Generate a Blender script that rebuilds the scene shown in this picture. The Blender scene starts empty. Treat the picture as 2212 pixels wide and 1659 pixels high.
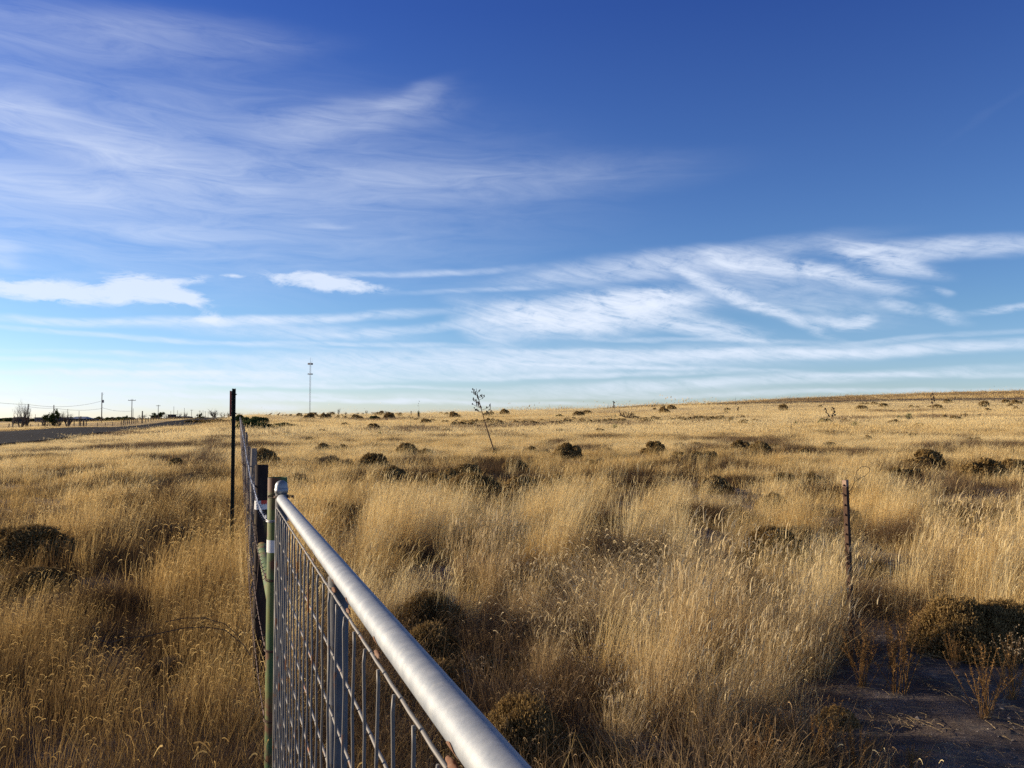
import bpy, math, random
import numpy as np
from mathutils import Vector, Matrix
random.seed(7); RNG = np.random.default_rng(11)
scene = bpy.context.scene
# ------------------------------------------------------------------ camera
F = 826.0; HOR = 418.0; CAMZ = 1.6
PITCH = math.atan((HOR - 384) / F)
cam = bpy.data.objects.new('camera', bpy.data.cameras.new('camera'))
scene.collection.objects.link(cam); scene.camera = cam
cam.location = (0, 0, CAMZ); cam.rotation_euler = (math.pi / 2 + PITCH, 0, 0)
cam.data.sensor_width = 36; cam.data.lens = F / 1024 * 36
cam.data.clip_start = 0.02; cam.data.clip_end = 30000
# ------------------------------------------------------------------ sun, exposure
SUN_EL = math.radians(11.0); SUN_AZ = math.radians(-71)       # azimuth measured from +Y towards +X
sdir = Vector((math.sin(SUN_AZ) * math.cos(SUN_EL), math.cos(SUN_AZ) * math.cos(SUN_EL), math.sin(SUN_EL)))
sl = bpy.data.lights.new('sun', 'SUN'); sl.energy = 5.0; sl.angle = math.radians(0.5); sl.color = (1.0, 0.83, 0.60)
sun = bpy.data.objects.new('sun', sl); scene.collection.objects.link(sun)
sun.rotation_euler = sdir.to_track_quat('Z', 'Y').to_euler()
scene.view_settings.view_transform = 'Standard'; scene.view_settings.look = 'None'
scene.view_settings.exposure = 0.6; scene.view_settings.gamma = 1
scene.cycles.max_bounces = 4; scene.cycles.diffuse_bounces = 2; scene.cycles.glossy_bounces = 2
scene.cycles.transmission_bounces = 3; scene.cycles.transparent_max_bounces = 4
scene.cycles.use_denoising = False
# ------------------------------------------------------------------ world: sky with cirrus
world = bpy.data.worlds.new('World'); scene.world = world; world.use_nodes = True
nt = world.node_tree; nt.nodes.clear(); L = nt.links
def N(t, **k):
    n = nt.nodes.new(t)
    for a, b in k.items(): setattr(n, a, b)
    return n
def M(op, a, b=None, c=None, clamp=False):
    n = N('ShaderNodeMath', operation=op, use_clamp=clamp)
    for i, v in enumerate((a, b, c)):
        if v is None: continue
        if isinstance(v, (int, float)): n.inputs[i].default_value = v
        else: L.new(v, n.inputs[i])
    return n.outputs[0]
def noise(vec, scale, detail, rough=0.55, dist=0.0, sc=(1, 1, 1), off=(0, 0, 0), color=False):
    mp = N('ShaderNodeMapping'); mp.inputs['Scale'].default_value = sc; mp.inputs['Location'].default_value = off
    L.new(vec, mp.inputs[0])
    n = N('ShaderNodeTexNoise'); n.inputs['Scale'].default_value = scale; n.inputs['Detail'].default_value = detail
    n.inputs['Roughness'].default_value = rough; n.inputs['Distortion'].default_value = dist
    L.new(mp.outputs[0], n.inputs['Vector'])
    return n.outputs['Color' if color else 'Fac']
tc = N('ShaderNodeTexCoord'); sep = N('ShaderNodeSeparateXYZ'); L.new(tc.outputs['Generated'], sep.inputs[0])
X, Y, Z = sep.outputs
az = M('ARCTAN2', X, Y); el = M('ARCSINE', Z)
uv = N('ShaderNodeCombineXYZ'); L.new(M('MULTIPLY', az, 8.26), uv.inputs[0]); L.new(M('MULTIPLY', el, 8.26), uv.inputs[1])
UV = uv.outputs[0]
warpc = noise(UV, 1.3, 4, 0.55, sc=(0.45, 1.6, 1), color=True)
wv = N('ShaderNodeVectorMath', operation='SUBTRACT'); L.new(warpc, wv.inputs[0]); wv.inputs[1].default_value = (.5, .5, .5)
ws = N('ShaderNodeVectorMath', operation='MULTIPLY'); L.new(wv.outputs[0], ws.inputs[0]); ws.inputs[1].default_value = (0.6, 0.17, 0)
wa = N('ShaderNodeVectorMath', operation='ADD'); L.new(UV, wa.inputs[0]); L.new(ws.outputs[0], wa.inputs[1])
WUV = wa.outputs[0]
def skypt(px, py):
    a = math.atan((px - 512) / F); e = math.atan((HOR - py) / F * math.cos(a))
    return a * 8.26, e * 8.26
def blobs(lst, edge0=1.0, edge1=0.0):
    tot = None
    for cx, cy, rx, ry, rot, inten in lst:
        u, v = skypt(cx, cy)
        mp = N('ShaderNodeMapping', vector_type='TEXTURE')
        mp.inputs['Location'].default_value = (u, v, 0); mp.inputs['Rotation'].default_value = (0, 0, math.radians(-rot))
        mp.inputs['Scale'].default_value = (rx / 100, ry / 100, 1)
        L.new(WUV, mp.inputs[0])
        ln = N('ShaderNodeVectorMath', operation='LENGTH'); L.new(mp.outputs[0], ln.inputs[0])
        mr = N('ShaderNodeMapRange', interpolation_type='SMOOTHERSTEP'); L.new(ln.outputs['Value'], mr.inputs[0])
        mr.inputs[1].default_value = 1.35; mr.inputs[2].default_value = edge1; mr.inputs[3].default_value = 0; mr.inputs[4].default_value = inten
        tot = mr.outputs[0] if tot is None else M('ADD', tot, mr.outputs[0])
    return tot
SOFT = [(0, 165, 520, 120, 0, .50), (350, 116, 120, 22, -12, .34), (410, 96, 60, 12, -22, .26), (8, 101, 45, 12, 0, .35),
        (165, 168, 110, 17, 5, .35), (40, 188, 120, 20, 0, .38), (180, 232, 130, 10, -2, .32), (330, 224, 28, 4, 0, .3),
        (480, 178, 240, 26, -2, .24), (110, 28, 190, 26, -5, .30), (2, 252, 18, 14, 20, .5), (995, 108, 42, 5, -32, .015),
        (70, 130, 170, 16, 3, .3)]
MID = [(262, 319, 185, 6, -3.5, .75), (75, 323, 100, 6, 0, .4), (290, 331, 130, 12, 1, .4), (210, 375, 190, 6, 0, .75),
       (60, 384, 150, 11, 0, .5), (480, 364, 360, 17, -1, .8), (850, 352, 290, 7, -.5, .75), (690, 384, 230, 6, -1.5, .65),
       (167, 364, 22, 2.5, 0, .7), (130, 386, 60, 3, 3, .5), (110, 401, 200, 12, 0, .6), (300, 394, 85, 4, 1, .7),
       (275, 407, 45, 4, 0, .5), (660, 264, 190, 15, -5, .5), (955, 247, 105, 12, 3, .65), (485, 326, 48, 22, 28, .5),
       (600, 313, 120, 26, -4, .62), (700, 332, 75, 8, 12, .5), (755, 262, 60, 13, 14, .55), (560, 395, 260, 5, -1, .35),
       (780, 290, 130, 26, 14, .28), (420, 270, 120, 4, -3, .35), (480, 290, 90, 4, -3, .25), (900, 372, 160, 4, -1, .3), (120, 355, 130, 3, 0, .3), (210, 396, 260, 3, 1, .5), (560, 377, 230, 3, -1, .45), (830, 392, 260, 3, -1, .4), (700, 340, 180, 3, 2, .3), (350, 345, 150, 3, -1, .4), (60, 362, 130, 3, 1, .4), (900, 340, 160, 3, -2, .25), (440, 402, 200, 3, 1, .5), (100, 372, 160, 2.5, -1, .6), (330, 386, 160, 2.5, 1, .6), (620, 368, 180, 2.5, 2, .5), (150, 340, 200, 3, 2, .4), (640, 352, 260, 4, 1, .45), (940, 374, 200, 3, 1, .4), (260, 383, 200, 3, -1, .5), (400, 330, 120, 5, -6, .35)]
HARD = [(70, 290, 105, 12, 0, 1.25), (150, 288, 50, 14, 14, 1.1), (184, 279, 32, 6, -8, .55), (237, 275, 14, 3, 0, .5), (326, 281, 68, 10, 4, 1.1),
        (204, 317, 20, 7, 5, .6)]
FEATH = [(600, 309, 105, 20, -5, .95), (650, 298, 70, 11, 4, .7), (745, 296, 100, 8, 25, .85), (560, 322, 75, 12, 5, .6), (690, 322, 90, 14, 14, .5), (520, 318, 40, 18, 22, .5),
        (845, 321, 32, 6, 12, .8), (866, 317, 12, 7, 0, .6), (838, 273, 68, 10, 18, .8), (883, 259, 52, 12, 20, .8), (770, 263, 60, 8, 12, .45),
        (902, 305, 30, 6, 22, .35), (950, 314, 22, 7, 28, .35), (1006, 309, 30, 4, -6, .5), (937, 292, 14, 3, 20, .35)]
FEATHSUM = blobs(FEATH)
streak = noise(WUV, 2.6, 12, 0.66, 0.9, sc=(0.35, 2.2, 1))
fine = noise(WUV, 5.0, 13, 0.70, 0.5, sc=(0.6, 1.6, 1), off=(3, 1, 0))
fibv = N('ShaderNodeMapping'); fibv.inputs['Rotation'].default_value = (0, 0, math.radians(14)); L.new(WUV, fibv.inputs[0])
fib = noise(fibv.outputs[0], 4.0, 10, .68, .4, sc=(.4, 3.6, 1), off=(1, 5, 0))
soft = M('MULTIPLY', blobs(SOFT), M('MULTIPLY_ADD', streak, 1.55, -0.26))
mid = M('MULTIPLY', blobs(MID), M('MAXIMUM', M('ADD', M('MULTIPLY_ADD', fib, 2.2, -0.75), M('MULTIPLY_ADD', fine, 2.0, -.55)), 0.08))
hb = blobs(HARD, edge1=0.0)
hard = M('MULTIPLY', M('SUBTRACT', M('ADD', M('MULTIPLY_ADD', fib, 1.8, -.9), M('ADD', M('MULTIPLY', hb, 1.3), M('MULTIPLY', fine, 4.2))), 2.3, clamp=True), M('MINIMUM', M('MULTIPLY', hb, 1.7), 1.15))
feath = M('MULTIPLY', FEATHSUM, M('MAXIMUM', M('ADD', M('MULTIPLY_ADD', fib, 2.6, -1.0), M('MULTIPLY_ADD', fine, 3.4, -1.25)), 0.10))
other = M('MULTIPLY', M('SUBTRACT', noise(UV, 0.9, 7, .6, .5, sc=(.5, 2, 1), off=(7, 3, 0)), .5, clamp=True), M('MULTIPLY', M('SUBTRACT', M('ABSOLUTE', az), .75, clamp=True), 2.0))
cl = M('ADD', M('ADD', soft, mid), M('ADD', M('ADD', hard, feath), other)); 
cl = M('MULTIPLY', M('SUBTRACT', 1.0, M('POWER', 2.718, M('MULTIPLY', cl, -1.25))), M('GREATER_THAN', Z, -0.02))
sky = N('ShaderNodeTexSky', sky_type='NISHITA', sun_disc=False)
sky.sun_elevation = SUN_EL; sky.sun_rotation = SUN_AZ; sky.altitude = 1200; sky.air_density = 1.0; sky.dust_density = 0.6; sky.ozone_density = 2.2
skyM = N('ShaderNodeMix', data_type='RGBA', blend_type='MULTIPLY'); skyM.inputs[0].default_value = 1
L.new(sky.outputs[0], skyM.inputs[6])
def lerpc(lo, hi, a, b):
    mr = N('ShaderNodeMapRange', interpolation_type='LINEAR'); L.new(Z, mr.inputs[0]); mr.inputs[1].default_value = lo; mr.inputs[2].default_value = hi
    mx = N('ShaderNodeMix', data_type='RGBA'); L.new(mr.outputs[0], mx.inputs[0])
    for i, c in ((6, a), (7, b)):
        if isinstance(c, tuple): mx.inputs[i].default_value = (*c, 1)
        else: L.new(c, mx.inputs[i])
    return mx.outputs[2]
tint1 = lerpc(0.0, 0.12, (.73, .81, 1.15), (.525, .675, .91)); tint2 = lerpc(0.12, 0.45, tint1, (.25, .385, .85)); tint3 = lerpc(0.47, 0.8, tint2, (.125, .165, .30)); L.new(tint3, skyM.inputs[7])
mix = N('ShaderNodeMix', data_type='RGBA'); L.new(cl, mix.inputs[0]); L.new(skyM.outputs[2], mix.inputs[6])
CLOUD = (4.7, 5.1, 5.85, 1); mix.inputs[7].default_value = CLOUD
bg = N('ShaderNodeBackground'); L.new(mix.outputs[2], bg.inputs[0]); bg.inputs[1].default_value = 0.12
wo = N('ShaderNodeOutputWorld'); L.new(bg.outputs[0], wo.inputs[0])
world.cycles.sampling_method = 'MANUAL'; world.cycles.sample_map_resolution = 512

# ------------------------------------------------------------------ helpers
def vnoise(x, y, s, seed=0):
    x = np.asarray(x, float) / s + seed * 17.3; y = np.asarray(y, float) / s + seed * 9.1
    xi = np.floor(x); yi = np.floor(y); fx = x - xi; fy = y - yi
    fx = fx * fx * (3 - 2 * fx); fy = fy * fy * (3 - 2 * fy)
    def h(a, b):
        v = np.sin(a * 127.1 + b * 311.7 + seed * 74.7) * 43758.5453
        return v - np.floor(v)
    return (h(xi, yi) * (1 - fx) + h(xi + 1, yi) * fx) * (1 - fy) + (h(xi, yi + 1) * (1 - fx) + h(xi + 1, yi + 1) * fx) * fy
def fbm(x, y, s, seed=0):
    return (vnoise(x, y, s, seed) * .55 + vnoise(x, y, s / 2.1, seed + 1) * .28 + vnoise(x, y, s / 4.3, seed + 2) * .17)
def sm(a, b, x):
    t = np.clip((np.asarray(x, float) - a) / (b - a), 0, 1); return t * t * (3 - 2 * t)
FD = -0.330                                    # fence runs x = FX0 + FD*y
FX0 = 0.12
def terrain(x, y):
    x = np.asarray(x, float); y = np.asarray(y, float)
    r = np.hypot(x, y); yy = np.maximum(y, 0.3 * r + 1e-6); t = x / yy; px = 512 + F * t
    yd = np.where(y > 0, np.maximum(y, .0), 0.0)
    Ep = np.interp(px, [230, 260, 350, 440, 500, 560, 620, 700, 818, 931, 1024, 1400], [1.0, 2.3, 3.3, 4.4, 6.2, 8.0, 9.0, 12, 13.8, 16.2, 17.2, 17])
    Eh = np.interp(px, [500, 620, 700, 760, 850, 950, 1024, 1300], [2, 9.2, 11.4, 15.2, 19.2, 22.6, 24.2, 22])
    zc = 1.6 + 300 * Ep / F
    plain = zc * np.clip(yd / 300, 0, 1) ** 1.5
    zh = 1.6 + 1100 * Eh / F
    beyond = sm(310, 1100, yd)
    right = sm(560, 660, px)
    tgt = zh * right + (zc - 4) * (1 - right)
    h = np.where(yd > 300, plain + (tgt - plain) * beyond, plain)
    h = h - sm(1150, 2500, yd) * right * 25
    # left of the fence: verge, road, lower ground beyond
    d = (FX0 + FD * y - x) * 0.95
    lf = sm(-2, 8, d) * sm(10, 60, yd)
    hl = -1.0 * sm(22, 60, d) * sm(60, 170, y) + sm(120, 185, y) * -0.55 * (1 - sm(200, 260, y)) * sm(5, 15, d) + 0.9 * sm(215, 300, y) * (1 - sm(40, 110, d))
    h = h * (1 - lf) + hl * lf
    near = 1 - sm(15, 60, r)
    h = h + (fbm(x, y, 4.0, 3) - .5) * .16 * near + (fbm(x, y, 22.0, 5) - .5) * .35 * sm(12, 50, r) * (1 - sm(300, 800, r))
    h = h + ((fbm(x, y, .55, 71) - .5) * .07 + (fbm(x, y, .16, 73) - .5) * .03) * (1 - sm(7, 14, r))
    return h
def tz(x, y): return float(terrain(x, y))
CP, SP = math.cos(PITCH), math.sin(PITCH)
def ray(px, py):
    a = (px - 512) / F; b = (384 - py) / F
    return Vector((a, CP - b * SP, SP + b * CP))
def P(px, py, depth): return Vector((0, 0, CAMZ)) + ray(px, py) * depth
def ground(px, py, dmin=1.5, dmax=900):
    """the point of the terrain seen at a pixel of the photograph"""
    d = ray(px, py); t = dmin
    while t < dmax:
        p = d * t; 
        if CAMZ + p.z <= tz(p.x, p.y): break
        t *= 1.01
    p = d * t
    return Vector((p.x, p.y, tz(p.x, p.y)))
def at_depth(px, y):
    x = (px - 512) / F * y; return Vector((x, y, tz(x, y)))
class MB:
    def __init__(s): s.v = []; s.f = []; s.m = []
    def add(s, vs, fs, mi=0):
        o = len(s.v); s.v += [tuple(v) for v in vs]; s.f += [tuple(i + o for i in f) for f in fs]; s.m += [mi] * len(fs)
    def tube(s, pts, rad, n=8, caps=True, mi=0, up=None):
        pts = [Vector(p) for p in pts]; k = len(pts)
        rad = [rad] * k if not hasattr(rad, '__len__') else rad
        vs = []; prev = None
        for i, p in enumerate(pts):
            t = (pts[min(i + 1, k - 1)] - pts[max(i - 1, 0)])
            t = t.normalized() if t.length > 1e-9 else Vector((0, 0, 1))
            if prev is None:
                a = Vector((0, 0, 1)) if abs(t.z) < .9 else Vector((1, 0, 0)); u = t.cross(a).normalized()
            else: u = (prev - t * prev.dot(t)).normalized()
            prev = u; w = t.cross(u)
            for j in range(n):
                an = 2 * math.pi * j / n; vs.append(p + (u * math.cos(an) + w * math.sin(an)) * rad[i])
        fs = [(i * n + j, i * n + (j + 1) % n, (i + 1) * n + (j + 1) % n, (i + 1) * n + j) for i in range(k - 1) for j in range(n)]
        if caps: fs += [tuple(range(n))[::-1], tuple(range((k - 1) * n, k * n))]
        s.add(vs, fs, mi)
    def box(s, c, sx, sy, sz, rz=0, mi=0):
        c = Vector(c); R = Matrix.Rotation(rz, 3, 'Z'); vs = []
        for dx in (-1, 1):
            for dy in (-1, 1):
                for dz in (-1, 1): vs.append(c + R @ Vector((dx * sx / 2, dy * sy / 2, dz * sz / 2)))
        s.add(vs, [(0, 1, 3, 2), (4, 6, 7, 5), (0, 4, 5, 1), (2, 3, 7, 6), (0, 2, 6, 4), (1, 5, 7, 3)], mi)
    def build(s, name, mats, parent=None, smooth=False, loc=None):
        me = bpy.data.meshes.new(name); me.from_pydata(s.v, [], s.f); me.update()
        if not isinstance(mats, (list, tuple)): mats = [mats]
        for m in mats: me.materials.append(m)
        if any(s.m): me.polygons.foreach_set('material_index', s.m)
        if smooth: me.polygons.foreach_set('use_smooth', [True] * len(s.f))
        o = bpy.data.objects.new(name, me); scene.collection.objects.link(o)
        if parent: o.parent = parent
        if loc is not None: o.location = loc
        return o
def tag(o, label=None, cat=None, group=None, kind=None):
    if label: o['label'] = label
    if cat: o['category'] = cat
    if group: o['group'] = group
    if kind: o['kind'] = kind
    return o
def thing(name, label, cat, loc=(0, 0, 0), rz=0, group=None):
    o = bpy.data.objects.new(name, None); scene.collection.objects.link(o); o.location = loc; o.rotation_euler = (0, 0, rz)
    o.empty_display_size = .1
    return tag(o, label, cat, group)
def dup(o, loc, rz=0, scale=1.0, label=None, group=None, **kw):
    c = o.copy(); scene.collection.objects.link(c); c.location = loc; c.rotation_euler = (0, 0, rz)
    c.scale = (scale,) * 3 if not hasattr(scale, '__len__') else scale
    if label: c['label'] = label
    if group: c['group'] = group
    for ch in o.children:
        d = ch.copy(); scene.collection.objects.link(d); d.parent = c
        for g in ch.children:
            e = g.copy(); scene.collection.objects.link(e); e.parent = d
    return c
# ------------------------------------------------------------------ materials
def mat(name, base=(.5, .5, .5), rough=.8, metal=0, spec=.3, var=None, scale=8, bump=0, stretch=(1, 1, 1), thresh=(.4, .6), det=6):
    m = bpy.data.materials.new(name); m.use_nodes = True; t = m.node_tree; b = t.nodes['Principled BSDF']
    b.inputs['Base Color'].default_value = (*base, 1); b.inputs['Roughness'].default_value = rough
    b.inputs['Metallic'].default_value = metal; b.inputs['Specular IOR Level'].default_value = spec
    if var or bump:
        c = t.nodes.new('ShaderNodeTexCoord'); mp = t.nodes.new('ShaderNodeMapping'); mp.inputs['Scale'].default_value = stretch
        t.links.new(c.outputs['Object'], mp.inputs[0])
        n = t.nodes.new('ShaderNodeTexNoise'); n.inputs['Scale'].default_value = scale; n.inputs['Detail'].default_value = det; n.inputs['Roughness'].default_value = .62
        t.links.new(mp.outputs[0], n.inputs['Vector'])
        if var:
            r = t.nodes.new('ShaderNodeValToRGB'); e = r.color_ramp
            e.elements[0].position = thresh[0]; e.elements[0].color = (*base, 1); e.elements[1].position = thresh[1]; e.elements[1].color = (*var[0], 1)
            for k, vv in enumerate(var[1:]):
                q = e.elements.new(min(1, thresh[1] + (k + 1) * .12)); q.color = (*vv, 1)
            t.links.new(n.outputs['Fac'], r.inputs[0]); t.links.new(r.outputs[0], b.inputs['Base Color'])
        if bump:
            bp = t.nodes.new('ShaderNodeBump'); bp.inputs['Strength'].default_value = bump; bp.inputs['Distance'].default_value = .02
            t.links.new(n.outputs['Fac'], bp.inputs['Height']); t.links.new(bp.outputs[0], b.inputs['Normal'])
    return m
def leafy(name, ramp, transl=.35, inst=True, tipcol=None):
    """dry blades and twigs: colour by the tuft's own tint and each blade's own random value, thin and translucent"""
    m = bpy.data.materials.new(name); m.use_nodes = True; t = m.node_tree; t.nodes.clear()
    o = t.nodes.new('ShaderNodeOutputMaterial')
    rnd = t.nodes.new('ShaderNodeAttribute'); rnd.attribute_name = 'rnd'
    if inst:
        ti = t.nodes.new('ShaderNodeAttribute'); ti.attribute_type = 'INSTANCER'; ti.attribute_name = 'tint'
        a = t.nodes.new('ShaderNodeMath'); a.operation = 'MULTIPLY_ADD'; t.links.new(rnd.outputs['Fac'], a.inputs[0]); a.inputs[1].default_value = .36
        s_ = t.nodes.new('ShaderNodeMath'); s_.operation = 'SUBTRACT'; t.links.new(ti.outputs['Fac'], s_.inputs[0]); s_.inputs[1].default_value = .18
        t.links.new(s_.outputs[0], a.inputs[2]); fac = a.outputs[0]
    else: fac = rnd.outputs['Fac']
    r = t.nodes.new('ShaderNodeValToRGB'); els = r.color_ramp.elements
    els[0].position, els[0].color = ramp[0][0], (*ramp[0][1], 1); els[1].position, els[1].color = ramp[-1][0], (*ramp[-1][1], 1)
    for p_, c_ in ramp[1:-1]: q = els.new(p_); q.color = (*c_, 1)
    t.links.new(fac, r.inputs[0]); col = r.outputs[0]
    d = t.nodes.new('ShaderNodeBsdfDiffuse'); tr = t.nodes.new('ShaderNodeBsdfTranslucent'); mx = t.nodes.new('ShaderNodeMixShader')
    t.links.new(col, d.inputs[0]); t.links.new(col, tr.inputs[0]); mx.inputs[0].default_value = transl
    t.links.new(d.outputs[0], mx.inputs[1]); t.links.new(tr.outputs[0], mx.inputs[2]); t.links.new(mx.outputs[0], o.inputs[0])
    return m
GR = [(0, (.09, .055, .024)), (.22, (.24, .148, .060)), (.42, (.49, .325, .120)), (.66, (.74, .53, .22)), (1, (.88, .71, .38))]
M_grass = leafy('dry_grass_blades', GR, .38)
M_brownweed = leafy('brown_weed_stems', [(0, (.055, .036, .022)), (.5, (.15, .092, .045)), (1, (.38, .27, .15))], .15)
M_bush = leafy('snakeweed_twigs', [(0, (.05, .032, .014)), (.45, (.15, .094, .036)), (.8, (.27, .175, .066)), (1, (.38, .26, .11))], .2, inst=False)
M_bushdark = leafy('grey_shrub_twigs', [(0, (.05, .04, .03)), (.5, (.12, .09, .06)), (1, (.22, .17, .11))], .15, inst=False)
M_green = leafy('green_shrub_leaves', [(0, (.02, .035, .012)), (.5, (.05, .075, .022)), (1, (.12, .14, .05))], .25, inst=False)
M_yucca = leafy('yucca_leaves', [(0, (.05, .08, .03)), (.5, (.11, .15, .055)), (1, (.26, .28, .12))], .15, inst=False)
M_yuccadry = leafy('dry_yucca_leaves', [(0, (.16, .13, .07)), (.5, (.30, .25, .14)), (1, (.42, .38, .24))], .15, inst=False)
M_twig = leafy('bare_twigs', [(0, (.07, .055, .045)), (1, (.20, .16, .13))], .05, inst=False)
M_orange = leafy('orange_weed', [(0, (.12, .07, .03)), (.5, (.34, .19, .07)), (1, (.52, .33, .14))], .3, inst=False)
M_pale = leafy('pale_seed_heads', [(0, (.28, .19, .10)), (1, (.75, .62, .42))], .3, inst=False)
M_culm = leafy('pale_straw', [(0, (.35, .22, .09)), (.5, (.58, .42, .20)), (1, (.75, .60, .35))], .35, inst=False)
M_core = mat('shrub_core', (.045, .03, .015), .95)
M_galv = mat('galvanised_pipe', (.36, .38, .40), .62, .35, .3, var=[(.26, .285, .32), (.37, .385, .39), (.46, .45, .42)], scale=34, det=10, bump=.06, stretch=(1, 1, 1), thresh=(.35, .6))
def add_rust(m, col=(.30, .11, .035), scale=3.0, lo=.60, hi=.68):
    t = m.node_tree; b = t.nodes['Principled BSDF']; c = t.nodes.new('ShaderNodeTexCoord'); n = t.nodes.new('ShaderNodeTexNoise')
    n.inputs['Scale'].default_value = scale; n.inputs['Detail'].default_value = 8; t.links.new(c.outputs['Object'], n.inputs['Vector'])
    mr = t.nodes.new('ShaderNodeMapRange'); mr.inputs[1].default_value = lo; mr.inputs[2].default_value = hi; t.links.new(n.outputs['Fac'], mr.inputs[0])
    mx = t.nodes.new('ShaderNodeMix'); mx.data_type = 'RGBA'; t.links.new(mr.outputs[0], mx.inputs[0])
    src = b.inputs['Base Color'].links
    if src: t.links.new(src[0].from_socket, mx.inputs[6])
    else: mx.inputs[6].default_value = b.inputs['Base Color'].default_value
    mx.inputs[7].default_value = (*col, 1); t.links.new(mx.outputs[2], b.inputs['Base Color'])
    mm = t.nodes.new('ShaderNodeMath'); mm.operation = 'MULTIPLY_ADD'; t.links.new(mr.outputs[0], mm.inputs[0])
    mm.inputs[1].default_value = -b.inputs['Metallic'].default_value; mm.inputs[2].default_value = b.inputs['Metallic'].default_value
    t.links.new(mm.outputs[0], b.inputs['Metallic'])
M_upright = mat('dull_pipe', (.17, .165, .16), .65, .2, .25, var=[(.12, .115, .11), (.21, .205, .19)], scale=20, bump=.05)
M_wire = mat('galvanised_wire', (.19, .18, .17), .6, .25); add_rust(M_wire, scale=16, lo=.61, hi=.68)
M_rustweld = mat('rusted_weld', (.26, .17, .12), .9, 0, .1, var=[(.20, .10, .06), (.40, .32, .24)], scale=60)
M_greenpipe = mat('green_painted_steel', (.06, .125, .055), .7, 0, .2, var=[(.15, .165, .05), (.13, .07, .035)], scale=7, stretch=(2, 2, .6), thresh=(.38, .62), bump=.1); add_rust(M_greenpipe, (.15, .07, .035), 12, .50, .62)
M_brownpipe = mat('weathered_steel_post', (.030, .020, .018), .85, .0, .12, var=[(.05, .034, .028), (.16, .13, .05)], scale=12, stretch=(2, 2, .5), bump=.15)
M_tape = mat('white_tape', (.78, .78, .76), .45)
M_redtape = mat('red_tape', (.60, .08, .05), .5)
M_sign = mat('red_sign_paint', (.34, .035, .02), .6, var=[(.06, .02, .015)], scale=14, thresh=(.5, .62))
M_signpost = mat('dark_green_post', (.022, .032, .026), .6, .1, .35)
M_cedar = mat('grey_weathered_wood', (.17, .14, .11), .9, 0, .2, var=[(.30, .26, .22), (.10, .07, .05)], scale=10, stretch=(3, 3, .4), bump=.4)
M_barb = mat('barbed_wire', (.40, .40, .42), .45, .6)
M_barbrust = mat('rusty_wire', (.09, .05, .035), .7, .3)
M_tpost = mat('rusty_steel', (.12, .075, .052), .88, .05, .12, var=[(.08, .045, .03), (.20, .14, .10)], scale=22, thresh=(.35, .6), bump=.2)
M_tpostend = mat('worn_post_top', (.36, .24, .17), .8)
M_pole = mat('creosote_pole', (.085, .06, .045), .9, var=[(.13, .095, .07)], scale=3)
M_insul = mat('grey_fitting', (.25, .25, .26), .5)
M_dark = mat('dark_wall', (.055, .05, .048), .9); M_greywall = mat('grey_wall', (.14, .15, .17), .9)
M_roof = mat('pale_metal_roof', (.30, .33, .37), .6); M_roofd = mat('dark_roof', (.05, .05, .055), .8); M_win = mat('window_glass', (.02, .025, .03), .1, 0, .5)
M_brick = mat('brown_wall', (.22, .14, .11), .9); M_bark = mat('bark', (.08, .06, .045), .95)
M_tower = mat('tower_steel', (.20, .20, .21), .6, .3)
M_pod = mat('dry_seed_pod', (.035, .024, .018), .85); M_stalk = mat('dry_stalk', (.12, .07, .04), .85)

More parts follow.
